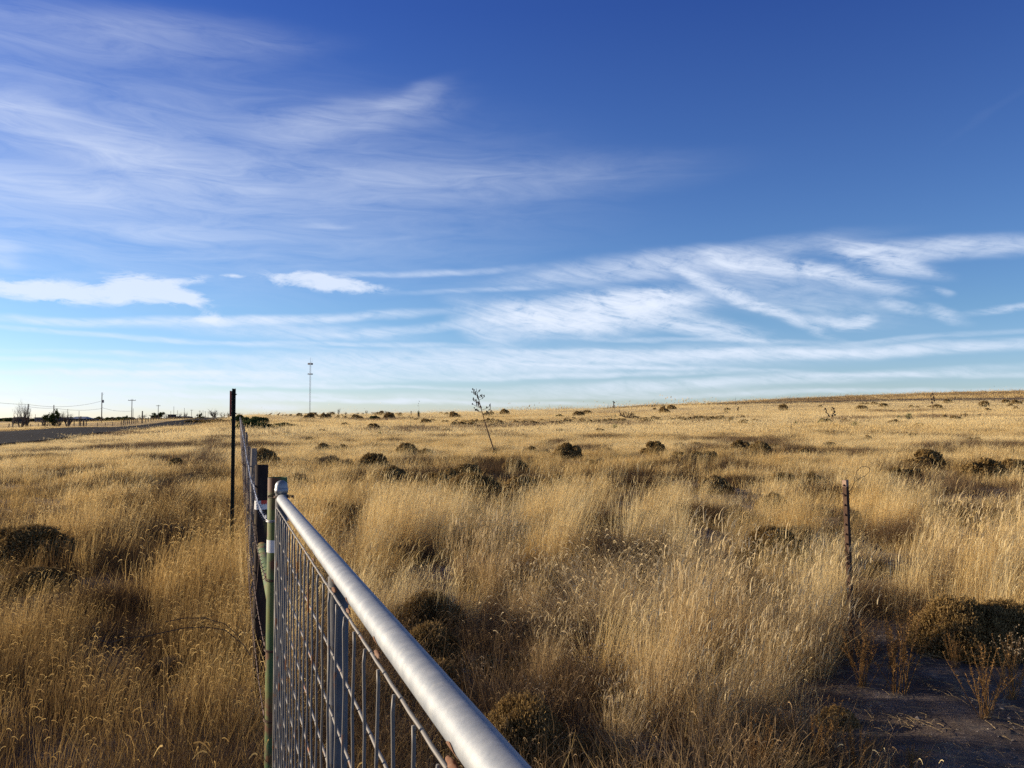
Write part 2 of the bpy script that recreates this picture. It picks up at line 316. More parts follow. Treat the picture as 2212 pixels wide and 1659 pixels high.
# ------------------------------------------------------------------ ground sheet
def make_ground():
    na = 720
    rr = np.concatenate([[0], np.geomspace(.4, 2.4, 14), np.arange(2.46, 8, .06), np.geomspace(8.1, 9000, 150)]); nr = len(rr) - 1
    aa = np.linspace(0, 2 * np.pi, na, endpoint=False)
    # angles denser ahead of the camera
    aa = aa - 0.62 * np.sin(aa) ; 
    R_, A_ = np.meshgrid(rr[1:], aa, indexing='ij')
    x = R_ * np.sin(A_); y = R_ * np.cos(A_)
    z = terrain(x, y)
    v = np.concatenate([[[0, 0, tz(0, 0)]], np.stack([x, y, z], -1).reshape(-1, 3)])
    f = [(0, 1 + (j + 1) % na, 1 + j) for j in range(na)]
    for i in range(nr - 1):
        b = 1 + i * na
        for j in range(na):
            k = (j + 1) % na; f.append((b + j, b + k, b + na + k, b + na + j))
    me = bpy.data.meshes.new('ground'); me.from_pydata(v.tolist(), [], f); me.update()
    me.polygons.foreach_set('use_smooth', [True] * len(f))
    o = bpy.data.objects.new('ground', me); scene.collection.objects.link(o); tag(o, kind='structure')
    m = bpy.data.materials.new('prairie_soil'); m.use_nodes = True; t = m.node_tree; b = t.nodes['Principled BSDF']; me.materials.append(m)
    b.inputs['Roughness'].default_value = .95; b.inputs['Specular IOR Level'].default_value = .15
    g = t.nodes.new('ShaderNodeNewGeometry')
    def nz(s, d=8, sc=(1, 1, 1), r=.6):
        mp = t.nodes.new('ShaderNodeMapping'); mp.inputs['Scale'].default_value = sc; t.links.new(g.outputs['Position'], mp.inputs[0])
        n = t.nodes.new('ShaderNodeTexNoise'); n.inputs['Scale'].default_value = s; n.inputs['Detail'].default_value = d; n.inputs['Roughness'].default_value = r
        t.links.new(mp.outputs[0], n.inputs['Vector']); return n.outputs['Fac']
    def ramp(fac, els):
        r = t.nodes.new('ShaderNodeValToRGB'); e = r.color_ramp.elements
        e[0].position, e[0].color = els[0][0], (*els[0][1], 1); e[1].position, e[1].color = els[-1][0], (*els[-1][1], 1)
        for p_, c_ in els[1:-1]: q = e.new(p_); q.color = (*c_, 1)
        t.links.new(fac, r.inputs[0]); return r.outputs[0]
    soil = ramp(nz(3.5, 12, r=.7), [(.3, (.065, .050, .041)), (.48, (.13, .10, .082)), (.60, (.22, .175, .14)), (.70, (.40, .33, .27))])
    far = ramp(nz(.028, 10, (1, .45, 1), .68), [(.38, (.26, .17, .08)), (.47, (.50, .34, .15)), (.56, (.64, .46, .21)), (.7, (.72, .54, .26))])
    scrub = ramp(nz(.05, 8, (1, .35, 1), .7), [(.53, (0, 0, 0)), (.60, (1, 1, 1))])
    sx = t.nodes.new('ShaderNodeVectorMath'); sx.operation = 'LENGTH'; t.links.new(g.outputs['Position'], sx.inputs[0])
    mr = t.nodes.new('ShaderNodeMapRange'); mr.inputs[1].default_value = 30; mr.inputs[2].default_value = 120; t.links.new(sx.outputs['Value'], mr.inputs[0])
    mr2 = t.nodes.new('ShaderNodeMapRange'); mr2.inputs[1].default_value = 330; mr2.inputs[2].default_value = 650; t.links.new(sx.outputs['Value'], mr2.inputs[0])
    mr2.inputs[4].default_value = .8
    mu = t.nodes.new('ShaderNodeMath'); mu.operation = 'MULTIPLY'; t.links.new(mr2.outputs[0], mu.inputs[0]); t.links.new(scrub, mu.inputs[1])
    m1 = t.nodes.new('ShaderNodeMix'); m1.data_type = 'RGBA'; t.links.new(mr.outputs[0], m1.inputs[0]); t.links.new(soil, m1.inputs[6]); t.links.new(far, m1.inputs[7])
    m2 = t.nodes.new('ShaderNodeMix'); m2.data_type = 'RGBA'; t.links.new(mu.outputs[0], m2.inputs[0]); t.links.new(m1.outputs[2], m2.inputs[6]); m2.inputs[7].default_value = (.11, .085, .055, 1)
    t.links.new(m2.outputs[2], b.inputs['Base Color'])
    bp = t.nodes.new('ShaderNodeBump'); bp.inputs['Strength'].default_value = .9; bp.inputs['Distance'].default_value = .05
    t.links.new(nz(9, 10, r=.7), bp.inputs['Height']); t.links.new(bp.outputs[0], b.inputs['Normal'])
make_ground()

# ------------------------------------------------------------------ roads
def ribbon(name, pts, width, m, lift=.10, skirt=.8):
    mb = MB(); n = len(pts); vs = []
    for i, (x, y) in enumerate(pts):
        a = Vector(pts[max(i - 1, 0)]); b = Vector(pts[min(i + 1, n - 1)]); t = (b - a).normalized(); nrm = Vector((t.y, -t.x))
        zz = max(tz(x + nrm.x * k * width / 2, y + nrm.y * k * width / 2) for k in (-1, -.5, 0, .5, 1)) + lift
        for k, dz in ((-1, -skirt), (-1, 0), (1, 0), (1, -skirt)):
            ex = .6 if dz else 0
            vs.append((x + nrm.x * k * (width / 2 + ex), y + nrm.y * k * (width / 2 + ex), zz + dz))
    fs = [(i * 4 + j, i * 4 + j + 1, i * 4 + 5 + j, i * 4 + 4 + j) for i in range(n - 1) for j in range(3)]
    mb.add(vs, fs); o = mb.build(name, m); tag(o, kind='structure'); return o
M_asph = mat('asphalt', (.015, .013, .016), .95, 0, .04, var=[(.021, .019, .022), (.028, .025, .027)], scale=1.5, det=10, bump=.2)
road_pts = []
for y in list(np.arange(-80, 170, 5.0)) + list(np.arange(170, 460, 6.0)) + list(np.arange(460, 1500, 30)):
    d = 18.5 - 8 * float(sm(170, 330, y)) - 6 * float(sm(330, 460, y)) + 0.02 * max(0, y - 460)
    road_pts.append((FX0 + FD * y - d / .95, y))
ribbon('road', road_pts, 12.2, M_asph, lift=.16)
ribbon('far_road', [((px - 512) / F * yy, yy) for px, yy in zip(np.linspace(560, 1300, 60), np.linspace(520, 330, 60))], 22, mat('dark_gravel', (.07, .052, .045), .95, var=[(.11, .085, .07)], scale=.2), lift=2.3, skirt=3.8)

# ------------------------------------------------------------------ blades
def blade_mesh(name, specs, m, seed):
    """specs: list of dicts of blades; one mesh of thin ribbons with 'rnd' per blade"""
    rng = np.random.default_rng(seed); V = []; Fc = []; RD = []; off = 0
    for s in specs:
        n = s['n']; seg = s.get('seg', 4)
        bx = rng.normal(0, s['R'], n); by = rng.normal(0, s['R'], n)
        oa = np.arctan2(by, bx) + rng.normal(0, .8, n)
        h = rng.uniform(s['h'][0], s['h'][1], n)
        tilt = np.abs(rng.normal(0, s['tilt'], n)) + s.get('t0', 0); bend = np.abs(rng.normal(0, s['bend'], n)) + s.get('b0', 0)
        wind = s.get('wind', .12) * rng.uniform(.5, 1.5, n)
        dx, dy = np.cos(oa), np.sin(oa)
        w = rng.uniform(.7, 1.3, n) * s['w'] / 2
        wa = rng.uniform(0, 2 * np.pi, n); wx, wy = np.cos(wa), np.sin(wa)
        rd = np.clip(rng.beta(2, 2, n) + s.get('rd', 0), 0, 1)
        pts = []
        kx = rng.normal(0, .03, (n, seg + 1)); ky = rng.normal(0, .03, (n, seg + 1))
        for k in range(seg + 1):
            q = k / seg; th = tilt + bend * q
            hor = h * (tilt * q + bend * q * q * .5); ver = h * (q - .35 * np.minimum(bend, 2.2) * q ** 3 * .6 - .15 * tilt * q)
            x = bx + dx * hor + wind * h * q * q * 1.6 + kx[:, k] * h * q; y = by + dy * hor + ky[:, k] * h * q
            ww = w * (1 - q * .75) * (1 if k < seg else .5)
            pts.append((np.stack([x - wx * ww, y - wy * ww, ver], -1), np.stack([x + wx * ww, y + wy * ww, ver], -1)))
        arr = np.stack([np.stack(p, 1) for p in pts], 1).reshape(n, -1, 3)      # n,(seg+1)*2,3
        nv = (seg + 1) * 2; V.append(arr.reshape(-1, 3)); RD.append(np.repeat(rd, nv))
        base = off + np.arange(n)[:, None, None] * nv; ks = np.arange(seg)[None, :, None] * 2
        Fc.append((base + ks + np.array([0, 1, 3, 2])[None, None, :]).reshape(-1, 4)); off += n * nv
        if s.get('head'):
            tip = (pts[-1][0] + pts[-1][1]) / 2; sel = rng.random(n) < s.get('hp', .7); tip = tip[sel]; c = len(tip)
            if s['head'] == 'brow':       # one curved comb-like seed head
                a = rng.uniform(0, 2 * np.pi, c); hl = rng.uniform(.018, .036, c); hw = s.get('hw', .0028)
                st = []
                for k in range(4):
                    q = k / 3; x = tip[:, 0] + np.cos(a) * hl * q; y = tip[:, 1] + np.sin(a) * hl * q; z = tip[:, 2] + hl * (.55 * q - 1.1 * q * q)
                    st.append(np.stack([np.stack([x, y, z - hw], -1), np.stack([x, y, z + hw], -1)], 1))
                arr = np.stack(st, 1).reshape(c, -1, 3); nv = 8; sg = 3
            else:                         # narrow plume
                hl = rng.uniform(.06, .14, c); a = rng.uniform(0, 2 * np.pi, c); hw = s.get('hw', .003)
                st = []
                for k in range(5):
                    q = k / 4; x = tip[:, 0] + .35 * hl * q * q * (1 + np.cos(a)); y = tip[:, 1] + .3 * hl * q * q * np.sin(a); z = tip[:, 2] + hl * (q - .35 * q * q)
                    ww = hw * (1, 1.5, .7, 1.2, .3)[k]
                    st.append(np.stack([np.stack([x - np.cos(a + 1) * ww, y - np.sin(a + 1) * ww, z], -1), np.stack([x + np.cos(a + 1) * ww, y + np.sin(a + 1) * ww, z], -1)], 1))
                arr = np.stack(st, 1).reshape(c, -1, 3); nv = 10; sg = 4
            V.append(arr.reshape(-1, 3)); RD.append(np.repeat(np.clip(rd[sel] + .3, 0, 1), nv))
            base = off + np.arange(c)[:, None, None] * nv; ks = np.arange(sg)[None, :, None] * 2
            Fc.append((base + ks + np.array([0, 1, 3, 2])[None, None, :]).reshape(-1, 4)); off += c * nv
    V = np.concatenate(V); Fc = np.concatenate(Fc); RD = np.concatenate(RD)
    return raw_mesh(name, V, Fc, RD, m)
def raw_mesh(name, V, Fc, RD, m):
    me = bpy.data.meshes.new(name); nf = len(Fc); k = Fc.shape[1]
    me.vertices.add(len(V)); me.vertices.foreach_set('co', V.astype(np.float32).ravel())
    me.loops.add(nf * k); me.loops.foreach_set('vertex_index', Fc.astype(np.int32).ravel())
    me.polygons.add(nf); me.polygons.foreach_set('loop_start', np.arange(0, nf * k, k, dtype=np.int32))
    me.update(calc_edges=True)
    at = me.attributes.new('rnd', 'FLOAT', 'POINT'); at.data.foreach_set('value', RD.astype(np.float32))
    me.materials.append(m); return me
tufts = bpy.data.collections.new('grass_tufts')      # sources of the grass instances, not linked to the scene
KIND = {}; _cnt = [0]
def add_kind(key, specs_fn, m, nvar, sd):
    KIND[key] = []
    for i in range(nvar):
        me = blade_mesh('grass_tuft', specs_fn(i), m, sd * 100 + i)
        o = bpy.data.objects.new('grass_tuft_%03d' % _cnt[0], me); tufts.objects.link(o); KIND[key].append(_cnt[0]); _cnt[0] += 1
add_kind('tall', lambda i: [dict(n=34, R=.045, h=(.34, .74), tilt=.11, bend=.10, w=.0036, seg=4, wind=.12, rd=.15, head='plume', hp=.4, hw=.0018),
                            dict(n=30, R=.05, h=(.25, .6), tilt=.2, bend=.2, w=.0022, seg=4, wind=.12),
                            dict(n=60, R=.07, h=(.10, .38), tilt=.35, bend=.7, w=.0022, seg=4, rd=-.15)], M_grass, 5, 1)
add_kind('grama', lambda i: [dict(n=34, R=.08, h=(.20, .48), tilt=.12, bend=.12, w=.0026, seg=4, wind=.09, rd=.1, head='brow', hp=.5, hw=.0017),
                             dict(n=60, R=.12, h=(.06, .24), tilt=.4, bend=.9, w=.0020, seg=3, rd=-.2)], M_grass, 5, 2)
add_kind('curl', lambda i: [dict(n=110, R=.07, h=(.22, .5), tilt=.25, bend=.8, b0=.35, w=.0020, seg=6, wind=.10, rd=.1, head='brow', hp=.2, hw=.0014)], M_grass, 4, 3)
add_kind('short', lambda i: [dict(n=150, R=.14, h=(.04, .17), tilt=.5, bend=.9, w=.0024, seg=3, rd=-.15)], M_grass, 4, 4)
add_kind('weed', lambda i: [dict(n=60, R=.10, h=(.10, .36), tilt=.35, bend=.5, w=.0022, seg=5, rd=-.1, wind=.02, head='brow', hp=.35, hw=.0011),
                            dict(n=80, R=.12, h=(.04, .22), tilt=.8, bend=.9, w=.0026, seg=4)], M_brownweed, 4, 5)
add_kind('mid', lambda i: [dict(n=95, R=.19, h=(.10, .29), tilt=.13, bend=.12, w=.0055, seg=3, wind=.14, head='plume', hp=.25, hw=.0022),
                           dict(n=90, R=.26, h=(.06, .26), tilt=.4, bend=.8, w=.006, seg=3, rd=-.15)], M_grass, 5, 6)
add_kind('midweed', lambda i: [dict(n=150, R=.20, h=(.10, .32), tilt=.4, bend=.6, w=.006, seg=3, rd=-.1, wind=.02)], M_brownweed, 3, 7)
add_kind('far', lambda i: [dict(n=190, R=.8, h=(.07, .22), tilt=.17, bend=.2, w=.017, seg=2, wind=.15),
                           dict(n=100, R=.9, h=(.04, .14), tilt=.4, bend=.7, w=.03, seg=2, rd=-.12)], M_grass, 5, 8)
add_kind('vfar', lambda i: [dict(n=170, R=2.4, h=(.05, .18), tilt=.18, bend=.3, w=.07, seg=1, wind=.2)], M_grass, 4, 9)
add_kind('hill', lambda i: [dict(n=170, R=6, h=(.35, .8), tilt=.2, bend=.3, w=.30, seg=1, wind=.2)], M_grass, 3, 11)
add_kind('farweed', lambda i: [dict(n=130, R=.7, h=(.12, .36), tilt=.4, bend=.5, w=.025, seg=2, wind=.02)], M_brownweed, 3, 10)
# ------------------------------------------------------------------ scatter
gng = bpy.data.node_groups.new('tuft_scatter', 'GeometryNodeTree')
gng.interface.new_socket('Geometry', in_out='INPUT', socket_type='NodeSocketGeometry'); gng.interface.new_socket('Geometry', in_out='OUTPUT', socket_type='NodeSocketGeometry')
gi = gng.nodes.new('NodeGroupInput'); go = gng.nodes.new('NodeGroupOutput'); iop = gng.nodes.new('GeometryNodeInstanceOnPoints')
m2p = gng.nodes.new('GeometryNodeMeshToPoints')
ci = gng.nodes.new('GeometryNodeCollectionInfo'); ci.inputs['Collection'].default_value = tufts
ci.inputs['Separate Children'].default_value = True; ci.inputs['Reset Children'].default_value = True
def named(nm, ty):
    n = gng.nodes.new('GeometryNodeInputNamedAttribute'); n.data_type = ty; n.inputs['Name'].default_value = nm; return n.outputs['Attribute']
gl = gng.links
gl.new(gi.outputs[0], m2p.inputs['Mesh']); gl.new(m2p.outputs[0], iop.inputs['Points']); gl.new(ci.outputs[0], iop.inputs['Instance']); iop.inputs['Pick Instance'].default_value = True
gl.new(named('kindidx', 'INT'), iop.inputs['Instance Index']); gl.new(named('rotv', 'FLOAT_VECTOR'), iop.inputs['Rotation']); gl.new(named('sclv', 'FLOAT_VECTOR'), iop.inputs['Scale'])
gl.new(iop.outputs[0], go.inputs[0])
def scatter(name, pts, label, cat):
    """pts: arrays x,y,kind,rot,scale,tint"""
    x, y, kd, rot, sc, ti = [np.concatenate(a) for a in zip(*pts)]
    z = terrain(x, y); n = len(x)
    me = bpy.data.meshes.new(name); me.vertices.add(n); me.vertices.foreach_set('co', np.stack([x, y, z], -1).astype(np.float32).ravel())
    a = me.attributes.new('kindidx', 'INT', 'POINT'); a.data.foreach_set('value', kd.astype(np.int32))
    a = me.attributes.new('rotv', 'FLOAT_VECTOR', 'POINT'); a.data.foreach_set('vector', rot.astype(np.float32).ravel())
    a = me.attributes.new('sclv', 'FLOAT_VECTOR', 'POINT'); a.data.foreach_set('vector', sc.astype(np.float32).ravel())
    a = me.attributes.new('tint', 'FLOAT', 'POINT'); a.data.foreach_set('value', ti.astype(np.float32))
    o = bpy.data.objects.new(name, me); scene.collection.objects.link(o); md = o.modifiers.new('scatter', 'NODES'); md.node_group = gng
    tag(o, label, cat, kind='stuff'); print(name, n); return o
def fence_d(x, y): return (FX0 + FD * y - x) * .95          # >0 left of the fence
ROADD = np.array([[p[1], fence_d(p[0], p[1])] for p in road_pts])
def road_dist(x, y): return np.abs(fence_d(x, y) - np.interp(y, ROADD[:, 0], ROADD[:, 1]))
CLEAR = []     # (x, y, r, strength) spots kept free of tall grass: shrubs, clearings
def clearing(x, y):
    """1 in the bare dirt of the lower right, 0 in the grass"""
    e = (fbm(x, y, 1.2, 21) - .5) * .8; x0 = np.interp(y, [0, 2.5, 3.8, 5.2], [.45, 1.0, 1.62, 2.02])
    return sm(.02, .36, x + e * .7 - x0) * (1 - sm(5.0, 5.7, y + e * .7 - .10 * (x - 2))) * (1 - sm(7, 9, x))
def lowzone(x, y):
    """low dark weeds between the gate and the tall bunches"""
    e = (fbm(x, y, .9, 31) - .5); x0 = np.interp(y, [0, 2.5, 3.8, 5.2], [.45, 1.0, 1.62, 2.02])
    lim = np.interp(x, [-2, -.9, .2, .8, 1.4, 2], [5.2, 6.3, 5.6, 4.4, 4.0, 4.0])
    return (1 - sm(-.2, .15, x + e - x0)) * (1 - sm(-.5, .4, y - lim + e * 1.2)) * (fence_d(x, y) < -.2)
def mask_spots(x, y, keep):
    for cx, cy, r, s in CLEAR:
        dd = np.minimum(np.hypot(x - cx, y - cy), np.hypot(x - cx * (1 - .9 * r / cy), y - cy + .9 * r) * 1.15); keep = keep & ~((dd < r) & (RNG.random(len(x)) < s))
    return keep
GAPC = []
def mask_gaps(x, y, keep):
    """low pockets between the tussocks, drawn out towards the open ground"""
    for cx, cy, r in GAPC:
        t = np.clip((x * cx + y * cy) / (cx * cx + cy * cy), .74, 1.0); dd = np.hypot(x - cx * t, y - cy * t) + (fbm(x, y, .5, 15) - .5) * .25
        keep = keep & ~((dd < r) & (RNG.random(len(x)) < .93))
    return keep
def cand(x0, x1, y0, y1, dens):
    n = int((x1 - x0) * (y1 - y0) * dens); return RNG.uniform(x0, x1, n), RNG.uniform(y0, y1, n)
def pack(x, y, key, tint, smin, smax, hs=1.0):
    n = len(x); k = np.array(KIND[key])[RNG.integers(0, len(KIND[key]), n)]
    rot = np.stack([RNG.normal(0, .10, n), RNG.normal(.04, .12, n), RNG.normal(0, .5, n)], -1)
    s = RNG.uniform(smin, smax, n) * (1 - .35 * sm(4, 8, fence_d(x, y))) * (.36 + 1.25 * fbm(x, y, 1.3, 91)) * (.75 + .5 * fbm(x, y, 6, 93)); sc = np.stack([s, s, s * hs * RNG.uniform(.85, 1.15, n)], -1)
    return x, y, k, rot, sc, np.clip(tint, 0, 1)
def tintf(x, y):
    """slow colour change of the prairie: gold, brown and pale patches"""
    left = sm(-.3, .3, fence_d(x, y)) * (1 - sm(10, 30, y))
    far = sm(14, 45, np.hypot(x, y))
    base = .56 + (fbm(x, y, 2.2, 41) - .5) * .6 * (1 - far * .6) + (fbm(x * .55, y, 14, 43) - .5) * .7 * sm(8, 25, y) + .10 * far
    return base - left * .20 + RNG.normal(0, .12, len(x))
def infr(x, y, m=3.0):   # roughly what the camera and the light can see
    return (y > -2) & (x > -.72 * np.maximum(y, 0) - 3.5 - m * 0) & (x < .70 * np.maximum(y, 0) + 2.5)
# ------------------------------------------------------------------ pipe gate
def lathe(mb, c, prof, n=20, mi=0):
    vs = [(c[0] + r * math.cos(2 * math.pi * j / n), c[1] + r * math.sin(2 * math.pi * j / n), c[2] + z) for r, z in prof for j in range(n)]
    mb.add(vs, [(i * n + j, i * n + (j + 1) % n, (i + 1) * n + (j + 1) % n, (i + 1) * n + j) for i in range(len(prof) - 1) for j in range(n)], mi)
GA = P(497, 768, .607); GB = P(281.3, 499, 3.057); GU = (GB - GA)
def gp(depth, dz=0): return GA + GU * ((depth - .607) / 2.45) + Vector((0, 0, dz))
GS = gp(-.40); gh = Vector((GU.x, GU.y, 0)).normalized(); gside = Vector((-gh.y, gh.x, 0))   # points left of the gate
gate = thing('pipe_gate', 'galvanised pipe gate with welded wire mesh running from the bottom edge to the green post', 'gate', (GB.x, GB.y, tz(GB.x, GB.y)))
def gpart(mb, name, m, smooth=False, parent=None):
    inv = Vector(gate.location); mb.v = [(a - inv.x, b - inv.y, c - inv.z) for a, b, c in mb.v]
    return mb.build(name, m, parent or gate, smooth)
RR = .0183
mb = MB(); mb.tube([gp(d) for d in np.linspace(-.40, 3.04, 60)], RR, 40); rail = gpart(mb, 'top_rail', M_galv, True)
bz = -1.19
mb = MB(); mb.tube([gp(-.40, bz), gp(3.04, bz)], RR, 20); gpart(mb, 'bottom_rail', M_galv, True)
for d in (-.40, 1.477):
    mb = MB(); p = gp(d); mb.tube([p + Vector((0, 0, -RR * .6)), p + Vector((0, 0, bz + RR * .6))], RR, 24); gpart(mb, 'upright_pipe', M_upright, True)
mb = MB(); ez = P(281, 492, 3.057).z; mb.tube([(GB.x, GB.y, GB.z + bz - .05), (GB.x, GB.y, ez)], .0215, 28); gpart(mb, 'end_pipe', M_upright, True)
mb = MB(); lathe(mb, (GB.x, GB.y, ez - .004), [(.0215, 0), (.0242, .001), (.0245, .018), (.0235, .0185), (.0232, .021), (.0225, .029), (.0195, .037), (.014, .043), (.007, .0462), (.0005, .047)], 28)
M_cap = mat('cast_cap', (.34, .35, .36), .55, .6, bump=.1, scale=40); gpart(mb, 'end_cap', M_cap, True)
# mesh panel: vertical and horizontal wires of 4.8 mm
mb = MB(); G = .1016; glen = Vector((GU.x, GU.y, 0)).length; nV = int(3.44 / .0905)
for i in range(1, nV):
    d = -.40 + 3.44 * i / nV; p = gp(d); pts = []
    for k in range(0, 13):
        z = -.043 - (1.10) * k / 12; w = (.0015 if (k % 2) else -.0015) * (1 if i % 2 else -1)
        pts.append(p + Vector((0, 0, z)) + gside * (.0024 + w * .6) + gh * random.uniform(-.0012, .0012))
    pts.insert(0, p + Vector((0, 0, -.022)) + gside * (RR - .0005)); pts = [p + Vector((0, 0, -.026)) + gside * (RR + .0050)] + [q + gside * (RR + .0032) for q in pts[1:]]
    mb.tube(pts, .0023, 6)
for k in range(11):
    z = -.030 - G * k * 1.0; pts = []
    for i in range(0, nV * 2 + 1):
        d = -.40 + 3.44 * i / (nV * 2); w = .0018 if i % 2 else -.0018
        pts.append(gp(d, z) + gside * (RR - .0020 + w * .2) + Vector((0, 0, random.uniform(-.00025, .00025))))
    mb.tube(pts, .0024, 6)
gpart(mb, 'mesh_panel', M_wire, True)
for dz_, s_ in ((2.058, 1.1), (1.817, .9), (1.464, 1.0), (.976, 1.15), (2.55, .8), (.70, .8)):
    p = gp(dz_ * .69); mb = MB(); vs = []; n1, n2 = 16, 16
    for i in range(n1 + 1):
        for j in range(n2):
            q = i / n1; an = 2 * math.pi * j / n2; rr = math.sin(math.pi * q) ** .5 * (.0031 + .0005 * math.sin(2 * an + i)) * s_
            vs.append(p + gh * ((q - .5) * .036 * s_) + Vector((0, 0, -.023)) + gside * (RR * .8) + (gside * math.cos(an) + Vector((0, 0, 1)) * math.sin(an)) * rr + Vector((0, 0, random.uniform(-.0003, .0003))))
    mb.add(vs, [(i * n2 + j, i * n2 + (j + 1) % n2, (i + 1) * n2 + (j + 1) % n2, (i + 1) * n2 + j) for i in range(n1) for j in range(n2)])
    # a burnt patch climbing the rail: thin shell just proud of the pipe
    vs = []; n1 = 10; n2 = 14; ur = GU.normalized(); upv = Vector((0, 0, 1)) - ur * ur.z; upv.normalize()
    for i in range(n1 + 1):
        for j in range(n2 + 1):
            q = i / n1; e = (1 - (2 * q - 1) ** 2) ** .5; an = math.radians(-125 + 105 * (j / n2 - .35) * e * (1 + .18 * math.sin(5 * q + dz_ * 7)))
            an = math.radians(-70) - (an + math.radians(100)); rr = RR + .0009
            vs.append(p + ur * ((q - .5) * .03 * s_) + (gside * math.cos(an) + upv * math.sin(an)) * rr)
    mb.add(vs, [(i * (n2 + 1) + j, i * (n2 + 1) + j + 1, (i + 1) * (n2 + 1) + j + 1, (i + 1) * (n2 + 1) + j) for i in range(n1) for j in range(n2)])
    gpart(mb, 'weld', M_rustweld, True)
def coil(mb, c, r, turns, pitch, rad, n=5, jitter=0.0, tail=None, mi=0):
    pts = []
    for k in range(int(turns * 14) + 1):
        a = 2 * math.pi * k / 14; pts.append((c[0] + (r + random.uniform(0, jitter)) * math.cos(a), c[1] + (r + random.uniform(0, jitter)) * math.sin(a), c[2] + pitch * k / 14 + random.uniform(-jitter, jitter) * .5))
    if tail: pts += tail
    mb.tube(pts, rad, n, mi=mi)
mb = MB(); coil(mb, (GB.x, GB.y, ez - .022), .024, 2.2, .004, .0022, 5, .003); coil(mb, ((GB.x * 2 - .894) / 3, GB.y + .04, ez - .026), .045, 1.6, .006, .002, 5, .003)
gpart(mb, 'tie_wire', M_barbrust, True)

# ------------------------------------------------------------------ green gate post, brace, weathered post
def pipe_post(name, label, px, pytop, depth, r, m, tapes, group=None):
    top = P(px, pytop, depth); x, y = top.x, top.y; g = tz(x, y)
    t = thing(name, label, 'post', (x, y, g), 0, group); H = top.z - g
    mb = MB(); lathe(mb, (0, 0, 0), [(r, -.15), (r, H * .3), (r, H * .6), (r, H - .001), (r - .001, H), (r - .005, H), (r - .0055, H - .12), (0.001, H - .12)], 32)
    mb.build('pipe', m, t, True)
    for za, zb, tm, a0, a1 in tapes:
        za = P(px, za, depth).z - g; zb = P(px, zb, depth).z - g; n = 30; mb = MB(); vs = []
        for j in range(n + 1):
            a = a0 + (a1 - a0) * j / n
            w = .0006 * math.sin(j * 2.1); vs += [((r + .0012) * math.cos(a), (r + .0012) * math.sin(a), za + w), ((r + .0012) * math.cos(a), (r + .0012) * math.sin(a), zb - w)]
        mb.add(vs, [(2 * j, 2 * j + 2, 2 * j + 3, 2 * j + 1) for j in range(n)]); mb.build('reflective_tape' if tm is M_tape else 'tape_edge', tm, t, True)
    return t, top, g
gpost, gtop, gg = pipe_post('gate_post', 'rusty green pipe post with a white band at the far end of the gate', 277.6, 477.3, 3.17, .0365, M_greenpipe, [(551, 538.6, M_tape, 0, 2 * math.pi)])
bpost, btop, bg_ = pipe_post('brace_post', 'dark weathered steel post with a white and red band behind the green post', 261.8, 464.8, 4.75, .0365, M_brownpipe,
                             [(508.8, 500, M_tape, 0, 2 * math.pi), ])
for zc_ in (519.5, 577.8, 647, 715):
    mb = MB(); z = P(277.6, zc_, 3.17).z - gg; coil(mb, (0, 0, z - .006), .039, 2.5, .005, .0021, 5, .004, [(-.05, .03, z), (-.06, .06, z + .01)]); mb.build('wire_wrap', M_barbrust if zc_ != 519.5 else M_barb, gpost, True)
mb = MB(); n = 12; z0 = P(261.8, 503.5, 4.75).z - bg_; z1 = P(261.8, 499.8, 4.75).z - bg_; vs = []
for j in range(n + 1):
    a = math.radians(-75 + 55 * j / n); vs += [(.0385 * math.cos(a), .0385 * math.sin(a), z0 + .004 * math.sin(j * 1.7)), (.0385 * math.cos(a), .0385 * math.sin(a), z1)]
mb.add(vs, [(2 * j, 2 * j + 2, 2 * j + 3, 2 * j + 1) for j in range(n)]); mb.build('red_tape', M_redtape, bpost, True)
a_ = P(261.8, 545, 4.75); b_ = Vector((gtop.x, gtop.y, a_.z - .012)); dr = (b_ - a_).normalized()
br = thing('brace_pipe', 'green horizontal brace pipe between the green post and the dark post', 'brace', a_)
mb = MB(); p0 = a_ + dr * .034; p1 = b_ - dr * .034; mb.tube([p0 - a_ + (p1 - p0) * k / 8 for k in range(9)], .027, 24); mb.build('pipe', M_greenpipe, br, True)
for q_ in (p0 - a_ + dr * .005, p1 - a_ - dr * .005):
    mb = MB(); mb.tube([q_ - dr * .007, q_ + dr * .007], .032, 24); mb.build('weld_collar', M_brownpipe, br, True)

# ------------------------------------------------------------------ barbed wire fence
fence = thing('barbed_wire_fence', 'barbed wire fence on grey wooden posts running from the green post to the horizon', 'fence', (btop.x, btop.y, bg_))
fo = Vector(fence.location)
def fx(y): return FX0 + FD * y
fy = [7.1 + 3.75 * k for k in range(26)]
for k, y in enumerate(fy):
    x = fx(y) + random.uniform(-.03, .03); g = tz(x, y); H = 1.30 + (.05 if k == 0 else random.uniform(-.07, .06)); mb = MB(); lx, ly = random.uniform(-.03, .03), random.uniform(-.03, .03)
    pts = [Vector((x + lx * q + random.uniform(-.006, .006), y + ly * q, g - .1 + (H + .1) * q)) - fo for q in np.linspace(0, 1, 7)]
    r0 = random.choice([.024, .028, .034]); mb.tube(pts, [r0 * random.uniform(.85, 1.12) for _ in pts], 9); mb.build('fence_post', M_cedar, fence)
for k, y in enumerate([5.75, 6.55] + [y + s for y in fy[:10] for s in (1.25, 2.5)]):
    x = fx(y); g = tz(x, y); mb = MB(); pts = [Vector((x + .012 * math.sin(q * 40), y + .012 * math.cos(q * 40), g + .12 + 1.1 * q)) - fo for q in np.linspace(0, 1, 22)]
    mb.tube(pts, .006, 5); mb.build('stay', M_cedar, fence)
